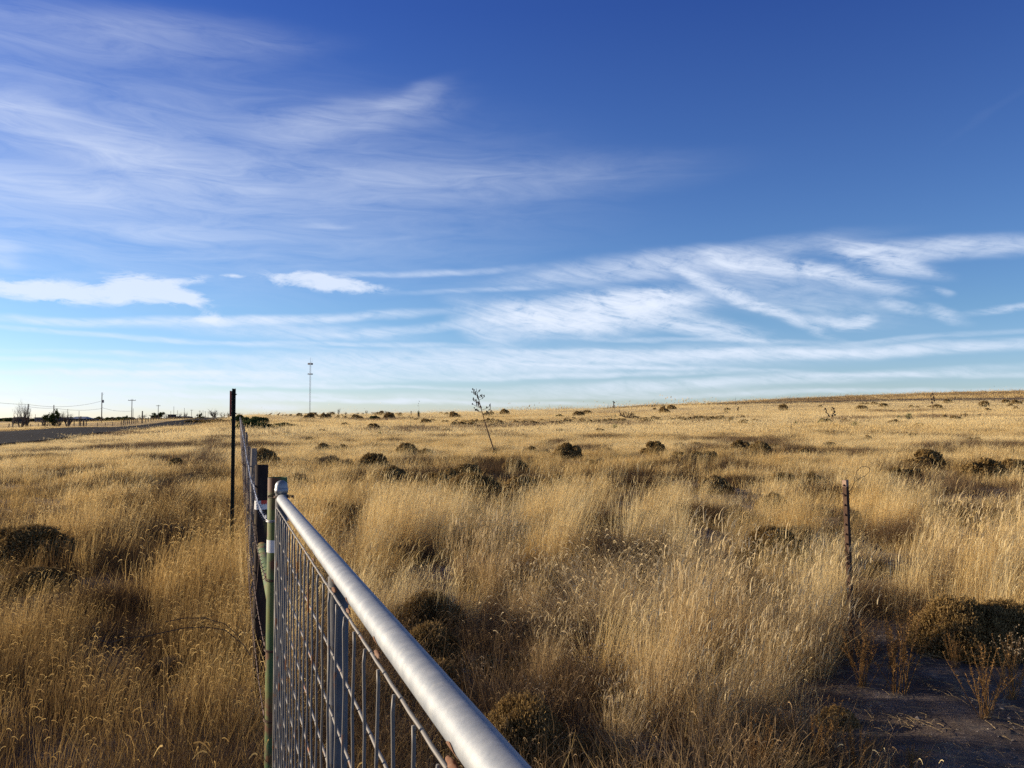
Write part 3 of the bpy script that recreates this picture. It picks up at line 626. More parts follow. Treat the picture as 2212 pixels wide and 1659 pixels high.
for zw, mw in ((1.213, M_barb), (.99, M_barbrust), (.727, M_barbrust), (.467, M_barbrust)):
    mb = MB(); pts = [Vector((gtop.x - .040, gtop.y + .0, gg + zw - gg))]
    pts = [Vector((gtop.x - .041, gtop.y, zw))]
    stn = [(btop.x - .041, 4.75, zw + (-.0))] + [(fx(y) - .036, y, tz(fx(y), y) + zw * 1.0 + random.uniform(-.015, .015)) for y in fy]
    for s_ in stn:
        a = pts[-1]; b = Vector(s_); nseg = 6
        for q in range(1, nseg + 1):
            u = q / nseg; pts.append(a.lerp(b, u) - Vector((0, 0, .03 * 4 * u * (1 - u))))
    if zw > 1:                                             # two strands twisted together near the gate
        for ph in (0, math.pi):
            mb.tube([p - fo + Vector((.0025 * math.cos(i * 1.7 + ph), 0, .0025 * math.sin(i * 1.7 + ph))) for i, p in enumerate(pts)], [.0018 + .00012 * p.y for p in pts], 4)
    else: mb.tube([p - fo for p in pts], [.0016 + .00012 * p.y for p in pts], 4)
    acc = 0
    for i in range(len(pts) - 1):
        seg = (pts[i + 1] - pts[i]); Ls = seg.length
        if pts[i].y > 16: break
        while acc < Ls:
            c = pts[i] + seg * (acc / Ls) - fo
            for ang in (.6, 2.2):
                dv = Vector((math.cos(ang), .3, math.sin(ang))).normalized() * .014; mb.tube([c - dv, c, c + dv], [.0006, .002, .0006], 4)
            acc += .11
        acc -= Ls
    mb.build('barbed_wire', mw, fence)
# loose end of wire hanging beside the dark post
mb = MB(); pts = [P(255.5 + 3 * math.sin(k * .5), 520 + k * 12, 4.6) for k in range(12)]; mb.tube([p - fo for p in pts], .0018, 4); mb.build('hanging_wire', M_barbrust, fence)

# ------------------------------------------------------------------ sign post
top = P(234, 388.6, 9.5); g = tz(top.x, top.y); H = top.z - g
sg = thing('marker_post', 'tall dark green steel post with a red plate seen edge on, left of the fence', 'sign', (top.x, top.y, g), math.radians(18))
mb = MB(); w = .021; prof = [(-w, -.02), (-w + .010, -.022), (-w + .016, .012), (w - .016, .012), (w - .010, -.022), (w, -.02), (w, -.014), (w - .006, -.015), (w - .013, .018), (-w + .013, .018), (-w + .006, -.015), (-w, -.014)]
vs = [(a, b, z) for z in (-.2, H) for a, b in prof]; n = len(prof)
mb.add(vs, [(j, (j + 1) % n, n + (j + 1) % n, n + j) for j in range(n)] + [tuple(range(n, 2 * n))]); mb.build('channel', M_signpost, sg)
zt = P(231, 391, 9.5).z - g; zb = P(231, 416.5, 9.5).z - g; mb = MB(); mb.box((-.027, .0, (zt + zb) / 2), .003, .20, zt - zb, math.radians(-9)); mb.build('sign_plate', M_sign, sg)
for zz in (P(231, 394.3, 9.5).z - g, P(231, 413.5, 9.5).z - g):
    mb = MB(); mb.tube([(-.03, 0, zz), (.034, 0, zz)], .004, 8); mb.tube([(.021, 0, zz), (.027, 0, zz)], .008, 6); mb.build('bolt', M_signpost, sg)

# ------------------------------------------------------------------ T post at the right
base = P(852.4, 676, 5.12); base.z = tz(base.x, base.y); topp = P(844.4, 480.4, 5.07)
tp = thing('steel_fence_post', 'rusty studded steel T post leaning left beside the bare dirt', 'post', base)
ax = (topp - base); Ht = ax.length; lean = ax.to_track_quat('Z', 'Y').to_matrix().to_4x4()
yaw = Matrix.Rotation(math.radians(-28), 4, 'Z')
def tl(v): return (lean @ yaw @ Vector(v))
w = .0145; prof = [(-w, -.003), (w, -.003), (w, .002), (.003, .003), (.002, .034), (-.002, .034), (-.003, .003), (-w, .002)]; n = len(prof)
mb = MB(); nz_ = 14; vs = [tl((a, b, -.2 + (Ht + .2) * q / nz_)) for q in range(nz_ + 1) for a, b in prof]
mb.add(vs, [(i * n + j, i * n + (j + 1) % n, (i + 1) * n + (j + 1) % n, (i + 1) * n + j) for i in range(nz_) for j in range(n)] + [tuple(range(nz_ * n, nz_ * n + n))])
mb.build('tee_bar', M_tpost, tp)
mb = MB(); mb.add([tl((a * 1.02, b * 1.02 - .0002, Ht - .04 + .041 * q)) for q in (0, 1) for a, b in prof], [(j, (j + 1) % n, n + (j + 1) % n, n + j) for j in range(n)] + [tuple(range(n, 2 * n))]); mb.build('worn_top', M_tpostend, tp)
for k in range(20):
    z = Ht - .03 - .0605 * k; mb = MB(); R = Matrix.Rotation(0, 4, 'Z')
    vs = [tl((r * math.cos(a) * .9, y_, z + r * math.sin(a))) for r, y_ in ((.0075, -.003), (.0065, -.011), (.001, -.013)) for a in [2 * math.pi * j / 8 for j in range(8)]]
    mb.add(vs, [(i * 8 + j, i * 8 + (j + 1) % 8, (i + 1) * 8 + (j + 1) % 8, (i + 1) * 8 + j) for i in range(2) for j in range(8)]); mb.build('stud', M_barbrust, tp)
def c7(x, y): return (2500 + x / 1.713) / 3.1875, (1480 + y / 1.713) / 3.1875
mb = MB(); pts = [P(*c7(a, b), 5.06) - base for a, b in ((352, 152), (370, 130), (380, 98), (405, 80), (440, 64), (464, 42), (466, 22), (448, 12), (420, 14), (398, 34), (386, 70), (380, 100))]
sp = []
for i in range(len(pts) - 1):
    for q in range(4): sp.append(pts[i].lerp(pts[i + 1], q / 4))
mb.tube(sp, .0016, 5); zc_ = Ht - .085; mb.tube([tl((.024 * math.cos(a), .024 * math.sin(a) + .008, zc_ + .004 * math.sin(a * 2))) for a in np.linspace(0, 12, 40)], .0018, 5)
mb.tube([tl((-.02, -.01, zc_)), tl((-.045, -.02, zc_ + .012))], .0015, 4)
mb.build('tie_wire', M_barbrust, tp)

# ------------------------------------------------------------------ shrubs
def shrub_mesh(name, n, m, seed, lobes=22, size=.035, zs=.9, core=.78, lift=0.0, twig=True, lump=.20, wid=.3):
    rng = np.random.default_rng(seed)
    ld = rng.normal(0, 1, (lobes, 3)); ld[:, 2] = np.abs(ld[:, 2]) * .9; ld /= np.linalg.norm(ld, axis=1)[:, None]; lr = rng.uniform(.75, 1.1, lobes)
    def surf(d):
        c = d @ ld.T; b = np.clip((c - .90) / .10, 0, 1); return 1 - lump + lump * np.max(np.sqrt(b) * lr[None], axis=1)
    d = rng.normal(0, 1, (n, 3)); d[:, 2] = np.abs(d[:, 2]) - .12; d /= np.linalg.norm(d, axis=1)[:, None]
    r = surf(d) * (1 - np.abs(rng.normal(0, .06, n))) + np.clip(rng.normal(0, .045, n), 0, .22)
    tip = d * r[:, None]; L_ = rng.uniform(.6, 1.6, n) * size
    up = d * .7 + np.array([0, 0, .5]) + rng.normal(0, .35, (n, 3)); up /= np.linalg.norm(up, axis=1)[:, None]
    side = np.cross(up, rng.normal(0, 1, (n, 3))); side /= np.linalg.norm(side, axis=1)[:, None]
    w = (L_ * wid * rng.uniform(.5, 1.3, n))[:, None]; a = tip - up * L_[:, None]; b = tip
    q = np.stack([a - side * w * .4, a + side * w * .4, b + side * w, b - side * w], 1)
    # a cross piece at each tip so that it has body from all sides
    side2 = np.cross(up, side); c_ = tip + up * (L_ * .15)[:, None]
    q2 = np.stack([c_ - side2 * w - side * w * .5, c_ + side2 * w - side * w * .5, c_ + side2 * w + side * w * .5, c_ - side2 * w + side * w * .5], 1)
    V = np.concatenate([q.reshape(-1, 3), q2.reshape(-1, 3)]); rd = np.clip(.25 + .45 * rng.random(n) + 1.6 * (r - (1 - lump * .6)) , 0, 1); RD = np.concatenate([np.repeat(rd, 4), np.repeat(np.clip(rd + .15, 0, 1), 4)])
    Fc = np.arange(len(V)).reshape(-1, 4)
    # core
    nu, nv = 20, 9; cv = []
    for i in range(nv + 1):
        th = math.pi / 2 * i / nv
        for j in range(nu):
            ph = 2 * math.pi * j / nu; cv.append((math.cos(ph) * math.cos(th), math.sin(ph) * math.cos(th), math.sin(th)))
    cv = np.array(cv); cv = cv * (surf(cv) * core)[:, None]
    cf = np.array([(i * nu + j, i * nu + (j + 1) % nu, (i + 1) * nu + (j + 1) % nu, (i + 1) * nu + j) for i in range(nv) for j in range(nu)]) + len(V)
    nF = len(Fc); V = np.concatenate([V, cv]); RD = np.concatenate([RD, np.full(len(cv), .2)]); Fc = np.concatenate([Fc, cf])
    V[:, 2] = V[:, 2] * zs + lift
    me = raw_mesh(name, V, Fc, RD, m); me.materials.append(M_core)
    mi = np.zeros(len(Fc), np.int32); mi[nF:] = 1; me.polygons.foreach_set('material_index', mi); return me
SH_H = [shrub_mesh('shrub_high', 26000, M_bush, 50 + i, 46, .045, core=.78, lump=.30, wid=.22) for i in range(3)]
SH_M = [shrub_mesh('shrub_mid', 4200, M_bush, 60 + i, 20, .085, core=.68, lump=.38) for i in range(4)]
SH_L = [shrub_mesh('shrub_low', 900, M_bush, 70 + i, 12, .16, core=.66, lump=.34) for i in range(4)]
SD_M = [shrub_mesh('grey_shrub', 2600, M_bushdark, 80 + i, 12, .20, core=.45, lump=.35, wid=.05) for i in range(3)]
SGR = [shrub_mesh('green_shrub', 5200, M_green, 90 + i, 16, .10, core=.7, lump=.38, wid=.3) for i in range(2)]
def shrub(name, me, p, w, h, label, group=None, cat='shrub', rz=None):
    o = bpy.data.objects.new(name, me); scene.collection.objects.link(o); o.location = (p.x, p.y, p.z - .02)
    o.rotation_euler = (0, 0, random.uniform(0, 6.28) if rz is None else rz); s = w / 2 / .93
    o.scale = (s, s, h); tag(o, label, cat, group)
    return o
def bush(px, ytop, wpx, k=.55, label=None, group=None, me=None, name='snakeweed_shrub', asp=1.0, base=None, clear=True):
    """a dome as wide as wpx at its place; its foot is k widths under its top"""
    hp = wpx * k; g = ground(px, base if base else ytop + hp); dist = g.y * CP + (g.z - CAMZ) * SP
    W = wpx * dist / F; Hm = (P(px, ytop, dist).z - g.z)
    if Hm <= 0.05: Hm = W * .5
    pool = me or (SH_H if wpx > 55 else SH_M if wpx > 14 else SH_L)
    o = shrub(name, random.choice(pool), g, W, max(Hm, .1), label, group)
    if clear: CLEAR.append((g.x, g.y, W * (.36 if name == 'twiggy_shrub' else .52 if wpx > 55 else .8), .6 if name == 'twiggy_shrub' else .92))
    return o
# near ones
bush(20, 519.5, 108, .42, 'large dark brown dome shrub half out of frame at the left edge')
bush(40, 562, 66, .45, 'low brown shrub in front of the large dome at the left edge')
bush(427, 585, 80, .66, 'round dark shrub just beyond the gate rail with a pale stalk bunch behind')
bush(432, 617, 66, .72, 'olive brown dome shrub below the round dark one beside the gate rail')
bush(436, 652, 62, .7, 'low brown shrub closest behind the gate rail, below the olive dome')
bush(524, 684, 96, .85, 'broad rusty brown shrub at the lower centre, widest near the rail')
bush(565, 726, 80, .6, 'brown shrub in shade at the bottom centre, right of the broad rusty one')
bush(622, 676, 52, .8, 'ochre shrub left of the fan shaped bunch of tall straw')
bush(706, 678, 64, .75, 'ochre brown shrub right of the fan shaped bunch of tall straw')
for px, yt, w, lb in [(470, 722, 60, 'low brown shrub half hidden behind the rail near the bottom'), (602, 742, 62, 'low shrub in shade at the bottom, left of the ochre pair'), (660, 752, 56, 'shaded shrub at the bottom edge below the straw fan'), (724, 738, 60, 'brown shrub near the bottom right of the straw fan'),
                      (788, 742, 58, 'brown shrub at the bottom just before the dirt'), (566, 672, 44, 'small brown shrub above the broad rusty one'), (486, 650, 40, 'small dark shrub touching the rail above the broad rusty one'), (596, 640, 44, 'brown shrub at the foot of the curling tussocks'), (836, 700, 44, 'low brown shrub left of the foot of the rusty post')]:
    bush(px, yt, w, .62, lb)
bush(521, 646, 44, .7, 'small twiggy shrub with pale flower heads between the rail and the tall straw', me=SH_M)
bush(960, 588, 92, .72, 'large mounded olive brown shrub behind the bare dirt, its left half')
bush(1008, 592, 90, .66, 'dark side of the big mounded shrub at the right edge behind the dirt')
bush(774, 520, 72, .62, 'dark arching shrub in the grass left of the rusty post', me=SH_H)
bush(772, 489, 36, .6, 'brown shrub directly behind the dark arching one')
bush(838, 530, 40, .5, 'greyish shrub in tall grass just left of the rusty post', me=SD_M, name='grey_shrub')
bush(879, 557, 32, .6, 'small brown shrub right behind the rusty post')
bush(640, 560, 60, .5, 'tangled brown shrub under the curling pale grass', me=SD_M, name='grey_shrub')
MIDL = [(437, 469, 26, 'leftmost of the dark shrub cluster below the leaning stalk'), (450, 465, 24, 'second from the left in the dark shrub cluster below the leaning stalk'),
    (467, 460.5, 26, 'topmost ragged shrub of the dark cluster below the leaning stalk'), (473, 468, 46, 'broadest shrub of the dark cluster below the leaning stalk'),
    (523.4, 471, 34, 'round dark shrub right of the dark cluster'), (498, 480, 11, 'tiny dark shrub between the dark cluster and the round shrub'),
    (557, 471, 24, 'ragged shrub with straw in front, right of the round dark shrub'), (514, 456.5, 22, 'dark shrub below and right of the yucca rosette'),
    (529, 458.5, 12, 'small dark shrub next to another below the yucca rosette'), (588.7, 457.4, 13, 'small compact shrub alone in the grass right of the yucca rosette'),
    (567.8, 440.3, 24, 'wide low shrub with crumbly top, right of the leaning stalk'), (530.5, 444.9, 11, 'faint brown shrub between the rosette and the wide low shrub'),
    (407, 440.8, 18, 'neat round dome shrub left of the leaning stalk'), (425.3, 447, 13, 'flat shrub just right of the neat round dome'),
    (392, 463, 26, 'brown shrub half sunk in pale curly grass left of the cluster'), (322.6, 441.6, 14, 'dark shrub beyond the gate post, first of a row of three'),
    (342.4, 442.7, 13, 'middle shrub of the row of three beyond the gate post'), (356.6, 444, 8, 'smallest shrub of the row of three beyond the gate post'),
    (309, 436, 8, 'small red brown shrub right of the first green yucca'), (262, 445.5, 26, 'low brown shrub close to the wire fence'),
    (373.8, 450, 26, 'dark shrub beside grey feathery grass left of the cluster'), (654, 438.9, 20, 'smooth round shrub alone at mid distance right of the wide low one'),
    (740, 438, 17, 'left one of a pair of low shrubs touching in the mid field'), (759, 439, 18, 'right one of a pair of low shrubs touching in the mid field'),
    (714, 472, 28, 'brown shrub behind blades between the arching shrub and the cluster'), (782.7, 469, 23, 'ragged shrub above and left of the rusty post top'),
    (810, 469, 25, 'ragged wide shrub nearest the top of the rusty post'), (925.6, 445.8, 30, 'large tan brown dome right of the rusty post'),
    (984, 454.4, 33, 'darkest big dome near the right edge'), (1014, 456, 26, 'big shrub cut by the right edge beside the darkest dome'),
    (897, 465, 18, 'leftmost of three shrubs below the large tan dome'), (913.5, 465.7, 17, 'middle of three shrubs below the large tan dome'),
    (931, 462.7, 17, 'rightmost of three shrubs below the large tan dome'), (968, 466, 12, 'small shrub under the darkest big dome'),
    (175, 456, 14, 'small shrub alone in the grass of the road verge')]
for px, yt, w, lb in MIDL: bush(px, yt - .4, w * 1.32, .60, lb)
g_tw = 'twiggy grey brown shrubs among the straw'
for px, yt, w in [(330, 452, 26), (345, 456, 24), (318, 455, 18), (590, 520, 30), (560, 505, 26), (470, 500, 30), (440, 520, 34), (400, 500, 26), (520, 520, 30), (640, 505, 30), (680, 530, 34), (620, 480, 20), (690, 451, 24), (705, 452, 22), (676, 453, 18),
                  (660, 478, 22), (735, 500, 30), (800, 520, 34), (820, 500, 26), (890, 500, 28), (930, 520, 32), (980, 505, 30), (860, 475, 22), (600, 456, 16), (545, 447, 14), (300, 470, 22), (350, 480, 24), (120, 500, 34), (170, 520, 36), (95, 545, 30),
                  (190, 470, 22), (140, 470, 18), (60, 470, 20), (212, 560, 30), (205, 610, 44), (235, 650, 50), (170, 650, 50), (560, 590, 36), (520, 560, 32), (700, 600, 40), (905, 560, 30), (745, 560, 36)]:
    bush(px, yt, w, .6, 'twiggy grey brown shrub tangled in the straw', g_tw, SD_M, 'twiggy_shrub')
g_low = 'low brown shrubs scattered over the far field'
for px, yt, w in [(678, 441, 11), (697, 440.5, 9), (726, 440.8, 7), (775, 441.5, 10), (711, 436.4, 7), (680, 449.5, 16), (694, 448.6, 18), (709, 449, 16), (1011.6, 446.8, 12), (866.7, 434, 12), (911, 431.8, 13),
                  (902, 433, 9), (974.6, 434.8, 12), (802.6, 446, 15), (728, 418.2, 8), (742, 419, 10), (755, 417.8, 8), (894, 418, 9), (945, 413.7, 8), (956, 414, 11), (964.4, 412.6, 7),
                  (919, 421.7, 8), (838, 423, 7), (978, 413.5, 6), (322, 427.6, 8), (845, 417.5, 8), (830, 440, 10), (1000, 437, 8), (870, 418.5, 6), (860, 450, 9), (640, 436, 8), (608, 446, 9), (600, 427, 9), (560, 427, 7),
                  (540, 426.5, 6), (448, 427, 8), (437, 430, 5), (424, 431.5, 6), (393, 428, 7), (352, 429, 6), (345, 421, 8), (300, 424, 7), (373, 422, 13), (455, 420.5, 9), (478, 423.5, 7)]:
    bush(px, yt, w * 1.3, .54, 'low brown dome shrub scattered in the far straw field', g_low, SH_M if w > 12 else SH_L)
g_band = 'shrubs forming the dark band across the field'
for k in range(120):
    q = random.random(); px = 415 + 330 * q; yt = 417.6 + 1.6 * math.sin(q * 5) + random.gauss(0, 1.0); w = random.uniform(5, 13)
    bush(px, yt, w, .55, 'small dark shrub in the dark band that crosses the far field', g_band, SH_L, clear=False)
g_horizon = 'tiny shrubs dotted along the skyline'
for k in range(64):
    px = random.choice([300, 345, 395, 455, 500, 590, 655, 720, 800, 870, 940, 1010]) + random.gauss(0, 14); y = random.uniform(150, 298); x = (px - 512) / F * y; p = Vector((x, y, tz(x, y))); w = random.uniform(.9, 3.0)
    shrub('far_shrub', random.choice(SH_L), p, w, w * random.uniform(.5, .75), 'tiny brown shrub near the skyline of the far field', g_horizon)
g_rs = 'dark shrubs on the rise where the road vanishes'
for k in range(18): bush(187 + 2.6 * k + random.uniform(-1, 1), 419.2 - .03 * k + random.uniform(-.4, .4), random.uniform(6, 11), .5, 'dark brown shrub on the rise where the road vanishes', g_rs, SH_L, 'roadside_shrub', base=423.2)
# green shrubs
big = [(240, 413.2, 18, 'olive green shrub on the fence line, directly behind the marker post', 424.5), (258, 414.6, 26, 'wide olive green shrub behind the big dark green one', 426), (249, 419.5, 30, 'dark green shrub nearest the wire fence, lowest of its clump', 431.5), (252, 417, 26, 'big dark green shrub beside the fence, its front mound', 430), (262, 421.5, 24, 'low dark green shrub spreading right of the big one by the fence', 430.5), (246, 415.5, 18, 'green shrub rising behind the fence line near the horizon', 427),
       (285, 421.5, 26, 'olive shrub trailing right of the dark green ones', 428)]
for px, yt, w, lb, bs in big: bush(px, yt, w, label=lb, me=SGR, name='green_shrub', base=bs)
for px, yt, w, lb, bs in [(326.7, 414.3, 9, 'small green shrub on the skyline right of the radio tower', 419), (374.4, 414.8, 12, 'flat green shrub on the skyline left of the trunked yucca', 419.5), (825, 417, 14, 'grey green shrub left of the bright green yucca at the right', 424), (560, 413.5, 10, 'green shrub on the far field right of the leaning stalk', 418), (850, 502, 26, 'grey green weed patch left of the rusty post', 530)]:
    bush(px, yt, w, label=lb, me=SGR if px != 850 else SD_M, name='green_shrub', base=bs)

# ------------------------------------------------------------------ yuccas
def rosette_mesh(name, n, m, seed, low=-.2):
    rng = np.random.default_rng(seed); V = []; RD = []
    for i in range(n):
        a = rng.uniform(0, 6.283); e = math.asin(rng.uniform(low, .98)); d = np.array([math.cos(a) * math.cos(e), math.sin(a) * math.cos(e), math.sin(e)])
        s = np.cross(d, [0, 0, 1.001]); s /= np.linalg.norm(s); Ln = rng.uniform(.75, 1.05); w = .028
        drp = np.array([0, 0, -.18 * (1 - math.sin(e))]); mid = d * .55 * Ln; tip = d * Ln + drp
        V += [mid * .1 - s * w * .6, mid * .1 + s * w * .6, mid + s * w, mid - s * w, mid - s * w, mid + s * w, tip + s * .003, tip - s * .003]; RD += [rng.random()] * 8
    return raw_mesh(name, np.array(V), np.arange(len(V)).reshape(-1, 4), np.array(RD), m)
ROS = [rosette_mesh('yucca_rosette', 150, M_yucca, s) for s in (5, 6)]; ROSD = rosette_mesh('dry_rosette', 110, M_yuccadry, 8, -.1)
def yucca(px, ytop, ybase, wpx, label, trunk=0, stalk=None, dry=False, group=None):
    g = ground(px, ybase); dist = g.y * CP; W = wpx * dist / F; H = max(.3, P(px, ytop, dist).z - g.z)
    t = thing('yucca', label, 'yucca', g, random.uniform(0, 6), group)
    if trunk:
        mb = MB(); th = H * trunk; mb.tube([(0, 0, -.1), (.03 * th, 0, th * .5), (.08 * th, .02, th)], [W * .16, W * .20, W * .16], 8); mb.build('trunk', M_bark, t)
    me = ROSD if dry else random.choice(ROS); o = bpy.data.objects.new('rosette', me); scene.collection.objects.link(o); o.parent = t
    zc = H * trunk; o.location = (.08 * zc, .02, zc + .02); o.scale = (W / 2, W / 2, max(.25, (H - zc)))
    CLEAR.append((g.x, g.y, W * .6, .95))
    if stalk:
        n = stalk['n']; mb = MB(); st = stalk; hs = (g.z * 0 + P(px, st['top'], dist).z - g.z); lx = (st['px'] - px) * dist / F
        R = Matrix.Rotation(-t.rotation_euler.z, 3, 'Z')
        path = [R @ Vector((lx * q + .06 * hs * math.sin(q * 3.14) * st.get('bow', .3), 0, hs * q)) for q in np.linspace(0, 1, 12)]
        mb.tube(path, [st['r'] * (1 - .75 * q) for q in np.linspace(0, 1, 12)], 7); mb.build('flower_stalk', M_stalk if not st.get('pale') else M_cedar, t)
        br_ = MB(); pod = MB(); rs = random.Random(int(px))
        for k in range(n):
            q = .60 + .36 * (k + .5) / n; c = path[0].lerp(path[-1], q); c = path[min(11, int(q * 11))].lerp(path[min(11, int(q * 11) + 1)], q * 11 - int(q * 11))
            a = rs.uniform(0, 6.28); ln = hs * .135 * (1.12 - (q - .60) * 1.7) * rs.uniform(.6, 1.1); e = c + Vector((math.cos(a) * ln, math.sin(a) * ln, ln * .45))
            br_.tube([c, c.lerp(e, .5) - Vector((0, 0, ln * .08)), e], st['r'] * .22, 4)
            for j in range(st.get('pods', 2)):
                pc = c.lerp(e, .62 + .4 * j / max(1, st.get('pods', 2) - 1 or 1)) + Vector((rs.uniform(-.02, .02), rs.uniform(-.02, .02), rs.uniform(-.01, .03)))
                pr = st['pod'] * rs.uniform(.8, 1.2); pod.tube([pc + Vector((0, 0, -pr * 1.3)), pc + Vector((0, 0, -pr * .7)), pc, pc + Vector((0, 0, pr * .9)), pc + Vector((0, 0, pr * 1.4))], [pr * .2, pr * .8, pr, pr * .8, pr * .25], 7)
        br_.build('branchlets', M_stalk, t)
        o = pod.build('seed_pods', M_pod, t, True); o['kind'] = 'stuff'
    return t
yucca(496, 442.8, 456.5, 19, 'dry grey yucca with a tall leaning stalk of dark seed pods', dry=True, stalk=dict(px=476, top=388.5, n=24, r=.030, pod=.025, pods=2, bow=-.25))
yucca(286.8, 431.5, 438, 12, 'green yucca low in the grass between the fence and the tower')
yucca(380, 430, 436.5, 11, 'pale green yucca in the middle of the field left of the round dome')
yucca(409.8, 424.5, 430, 9, 'green yucca with a thin bare stalk below the trunked yucca', stalk=dict(px=410.6, top=410.5, n=5, r=.02, pod=.04, pods=1))
yucca(418.6, 410, 418.5, 6, 'dark trunked yucca standing on the skyline left of the leaning stalk', trunk=.62, stalk=dict(px=418.6, top=400, n=3, r=.02, pod=.05, pods=1))
yucca(614.8, 422, 430.5, 11, 'dark green round yucca below the dead leaning branch')
yucca(854.7, 420, 428, 16, 'broad bright green yucca in the far field above the rusty post')
yucca(908.5, 412, 422.5, 14, 'tall green yucca on a shaggy trunk at the right', trunk=.45)
yucca(899, 414.5, 419, 8, 'small green yucca leaning on the tall trunked one')
yucca(932.9, 416.7, 422.5, 10, 'yellow green yucca right of the tall trunked one', stalk=dict(px=932, top=392.6, n=9, r=.03, pod=.07, pods=1))
yucca(796, 420.8, 425.5, 8, 'green yucca tilted over a dark trunk left of the broad bright one', trunk=.3)
yucca(834, 430, 434, 9, 'dry yucca with a tall thin stalk left of the broad bright one', dry=True, stalk=dict(px=833, top=406.5, n=8, r=.018, pod=.05, pods=1))
yucca(828, 431, 434, 6, 'dry yucca with a leaning thin stalk, leftmost of two', dry=True, stalk=dict(px=826.5, top=408, n=6, r=.016, pod=.05, pods=1))
yucca(615.3, 414, 419.5, 5, 'far yucca with a tall branched stalk behind the dead branch', stalk=dict(px=613.5, top=401, n=10, r=.03, pod=.08, pods=1))
yucca(739, 413, 417, 7, 'far yucca with dark pods above the mid field', dry=True, stalk=dict(px=738, top=407, n=6, r=.03, pod=.09, pods=1))
yucca(647, 419.5, 425, 6, 'dry pale yucca right of the dead branch', dry=True)
yucca(791, 424, 430, 7, 'pale dry stalk clump in the field left of the tilted yucca', dry=True, stalk=dict(px=791, top=417, n=2, r=.02, pod=.03, pods=1, pale=1))

# ------------------------------------------------------------------ trees
def bare_mesh(name, seed, trunks=1, levels=4, spread=.5, m=None, leaf=0, lean=0, leafm=None, low=.25, thick=.03, up=.12, parts=False):
    rs = random.Random(seed); mb = MB(); tips = []
    def grow(p, d, ln, r, lv):
        pts = [p]; dd = d.copy()
        for k in range(4):
            dd = (dd + Vector((rs.gauss(0, .14), rs.gauss(0, .14), rs.gauss(up, .10)))).normalized(); pts.append(pts[-1] + dd * ln / 4)
        mb.tube(pts, [r * (1 - .13 * i) for i in range(5)], 5 if lv < 2 else 3, caps=False); tips.extend(pts[2:] if lv >= 2 else [])
        if lv >= levels: return
        for k in range(rs.randint(2, 4) + (1 if lv == levels - 1 else 0)):
            q = rs.randint(2, 4); sd = Vector((rs.gauss(0, 1), rs.gauss(0, 1), rs.gauss(.1, .5))).normalized()
            grow(pts[q], (dd * (1 - spread) + sd * spread).normalized(), ln * rs.uniform(.55, .8), r * (1 - .13 * q) * .68, lv + 1)
    for t in range(trunks):
        a = 6.28 * t / max(1, trunks) + rs.random(); s = 0.0 if trunks == 1 else .55
        grow(Vector((0, 0, 0)), Vector((math.cos(a) * s + lean, math.sin(a) * s, 1)).normalized(), low * rs.uniform(.8, 1.2), thick * rs.uniform(.7, 1.1), 0)
    mz = max(v[2] for v in mb.v); mb.v = [(a / mz, b / mz, c / mz) for a, b, c in mb.v]; tips = [t / mz for t in tips]
    me = bpy.data.meshes.new(name); me.from_pydata(mb.v, [], mb.f); me.update(); at = me.attributes.new('rnd', 'FLOAT', 'POINT')
    at.data.foreach_set('value', [rs.random() * .4 + .3 for _ in mb.v]); me.materials.append(m or M_twig)
    lm = None
    if leaf:
        rng = np.random.default_rng(seed); T = np.array([list(t) for t in tips]); c = T[rng.integers(0, len(T), leaf)] + rng.normal(0, .035, (leaf, 3))
        a = rng.normal(0, 1, (leaf, 3)); a /= np.linalg.norm(a, axis=1)[:, None]; b = np.cross(a, rng.normal(0, 1, (leaf, 3))); b /= np.linalg.norm(b, axis=1)[:, None]; s = rng.uniform(.018, .045, leaf)[:, None]
        V = np.stack([c - a * s, c + b * s * .8, c + a * s, c - b * s * .8], 1).reshape(-1, 3); lm = raw_mesh('tree_leaves', V, np.arange(len(V)).reshape(-1, 4), np.repeat(rng.random(leaf), 4), leafm or M_green)
    return me, lm
BARE = [bare_mesh('bare_tree', 31 + i, trunks=3 + i % 3, levels=4, low=.3, thick=.036, spread=.45) for i in range(4)]
BUSHY = [bare_mesh('bare_bush', 41 + i, trunks=7, levels=3, low=.35, thick=.022, spread=.5) for i in range(2)]
GREEN = [bare_mesh('green_tree', 51 + i, trunks=3, levels=3, low=.3, thick=.02, spread=.6, m=M_bark, leaf=3800) for i in range(3)]
M_bark_leaf = M_bark
def tree(pair, px, dist, top, base, wpx, label, name='bare_tree', group=None, rz=None):
    p = at_depth(px, dist); zt = P(px, top, dist * CP).z; h = zt - p.z
    if base is not None: pass
    t = thing(name, label, 'tree', p, random.uniform(0, 6.28) if rz is None else rz, group)
    me, lm = pair; xs = [v.co.x for v in me.vertices]; cur = max(xs) - min(xs); s = wpx * dist / F / cur
    o = bpy.data.objects.new('trunk' if lm else 'branches', me); scene.collection.objects.link(o); o.parent = t; o.scale = (s, s, h)
    if lm: c = bpy.data.objects.new('crown', lm); scene.collection.objects.link(c); c.parent = t; c.scale = (s, s, h)
    return t
tree(BARE[0], 22, 215, 401.5, 427.6, 24, 'bare spreading tree beyond the road at the far left')
tree(BARE[1], 27, 216, 398, 427.6, 10, 'thin upright bare tree behind the spreading one at the far left')
tree(GREEN[0], 52.5, 210, 409.8, 426.8, 14, 'dark juniper like tree beyond the road', 'evergreen_tree')
tree(BUSHY[0], 46, 212, 412.5, 427, 22, 'bare brown bush left of the dark evergreen', 'bare_bush')
tree(BUSHY[1], 59, 212, 408.5, 427, 20, 'tall bare brown bush right of the dark evergreen', 'bare_bush')
tree(BARE[2], 68, 208, 409, 427, 16, 'bare tree with a slanting trunk, rightmost by the road', rz=2.1)
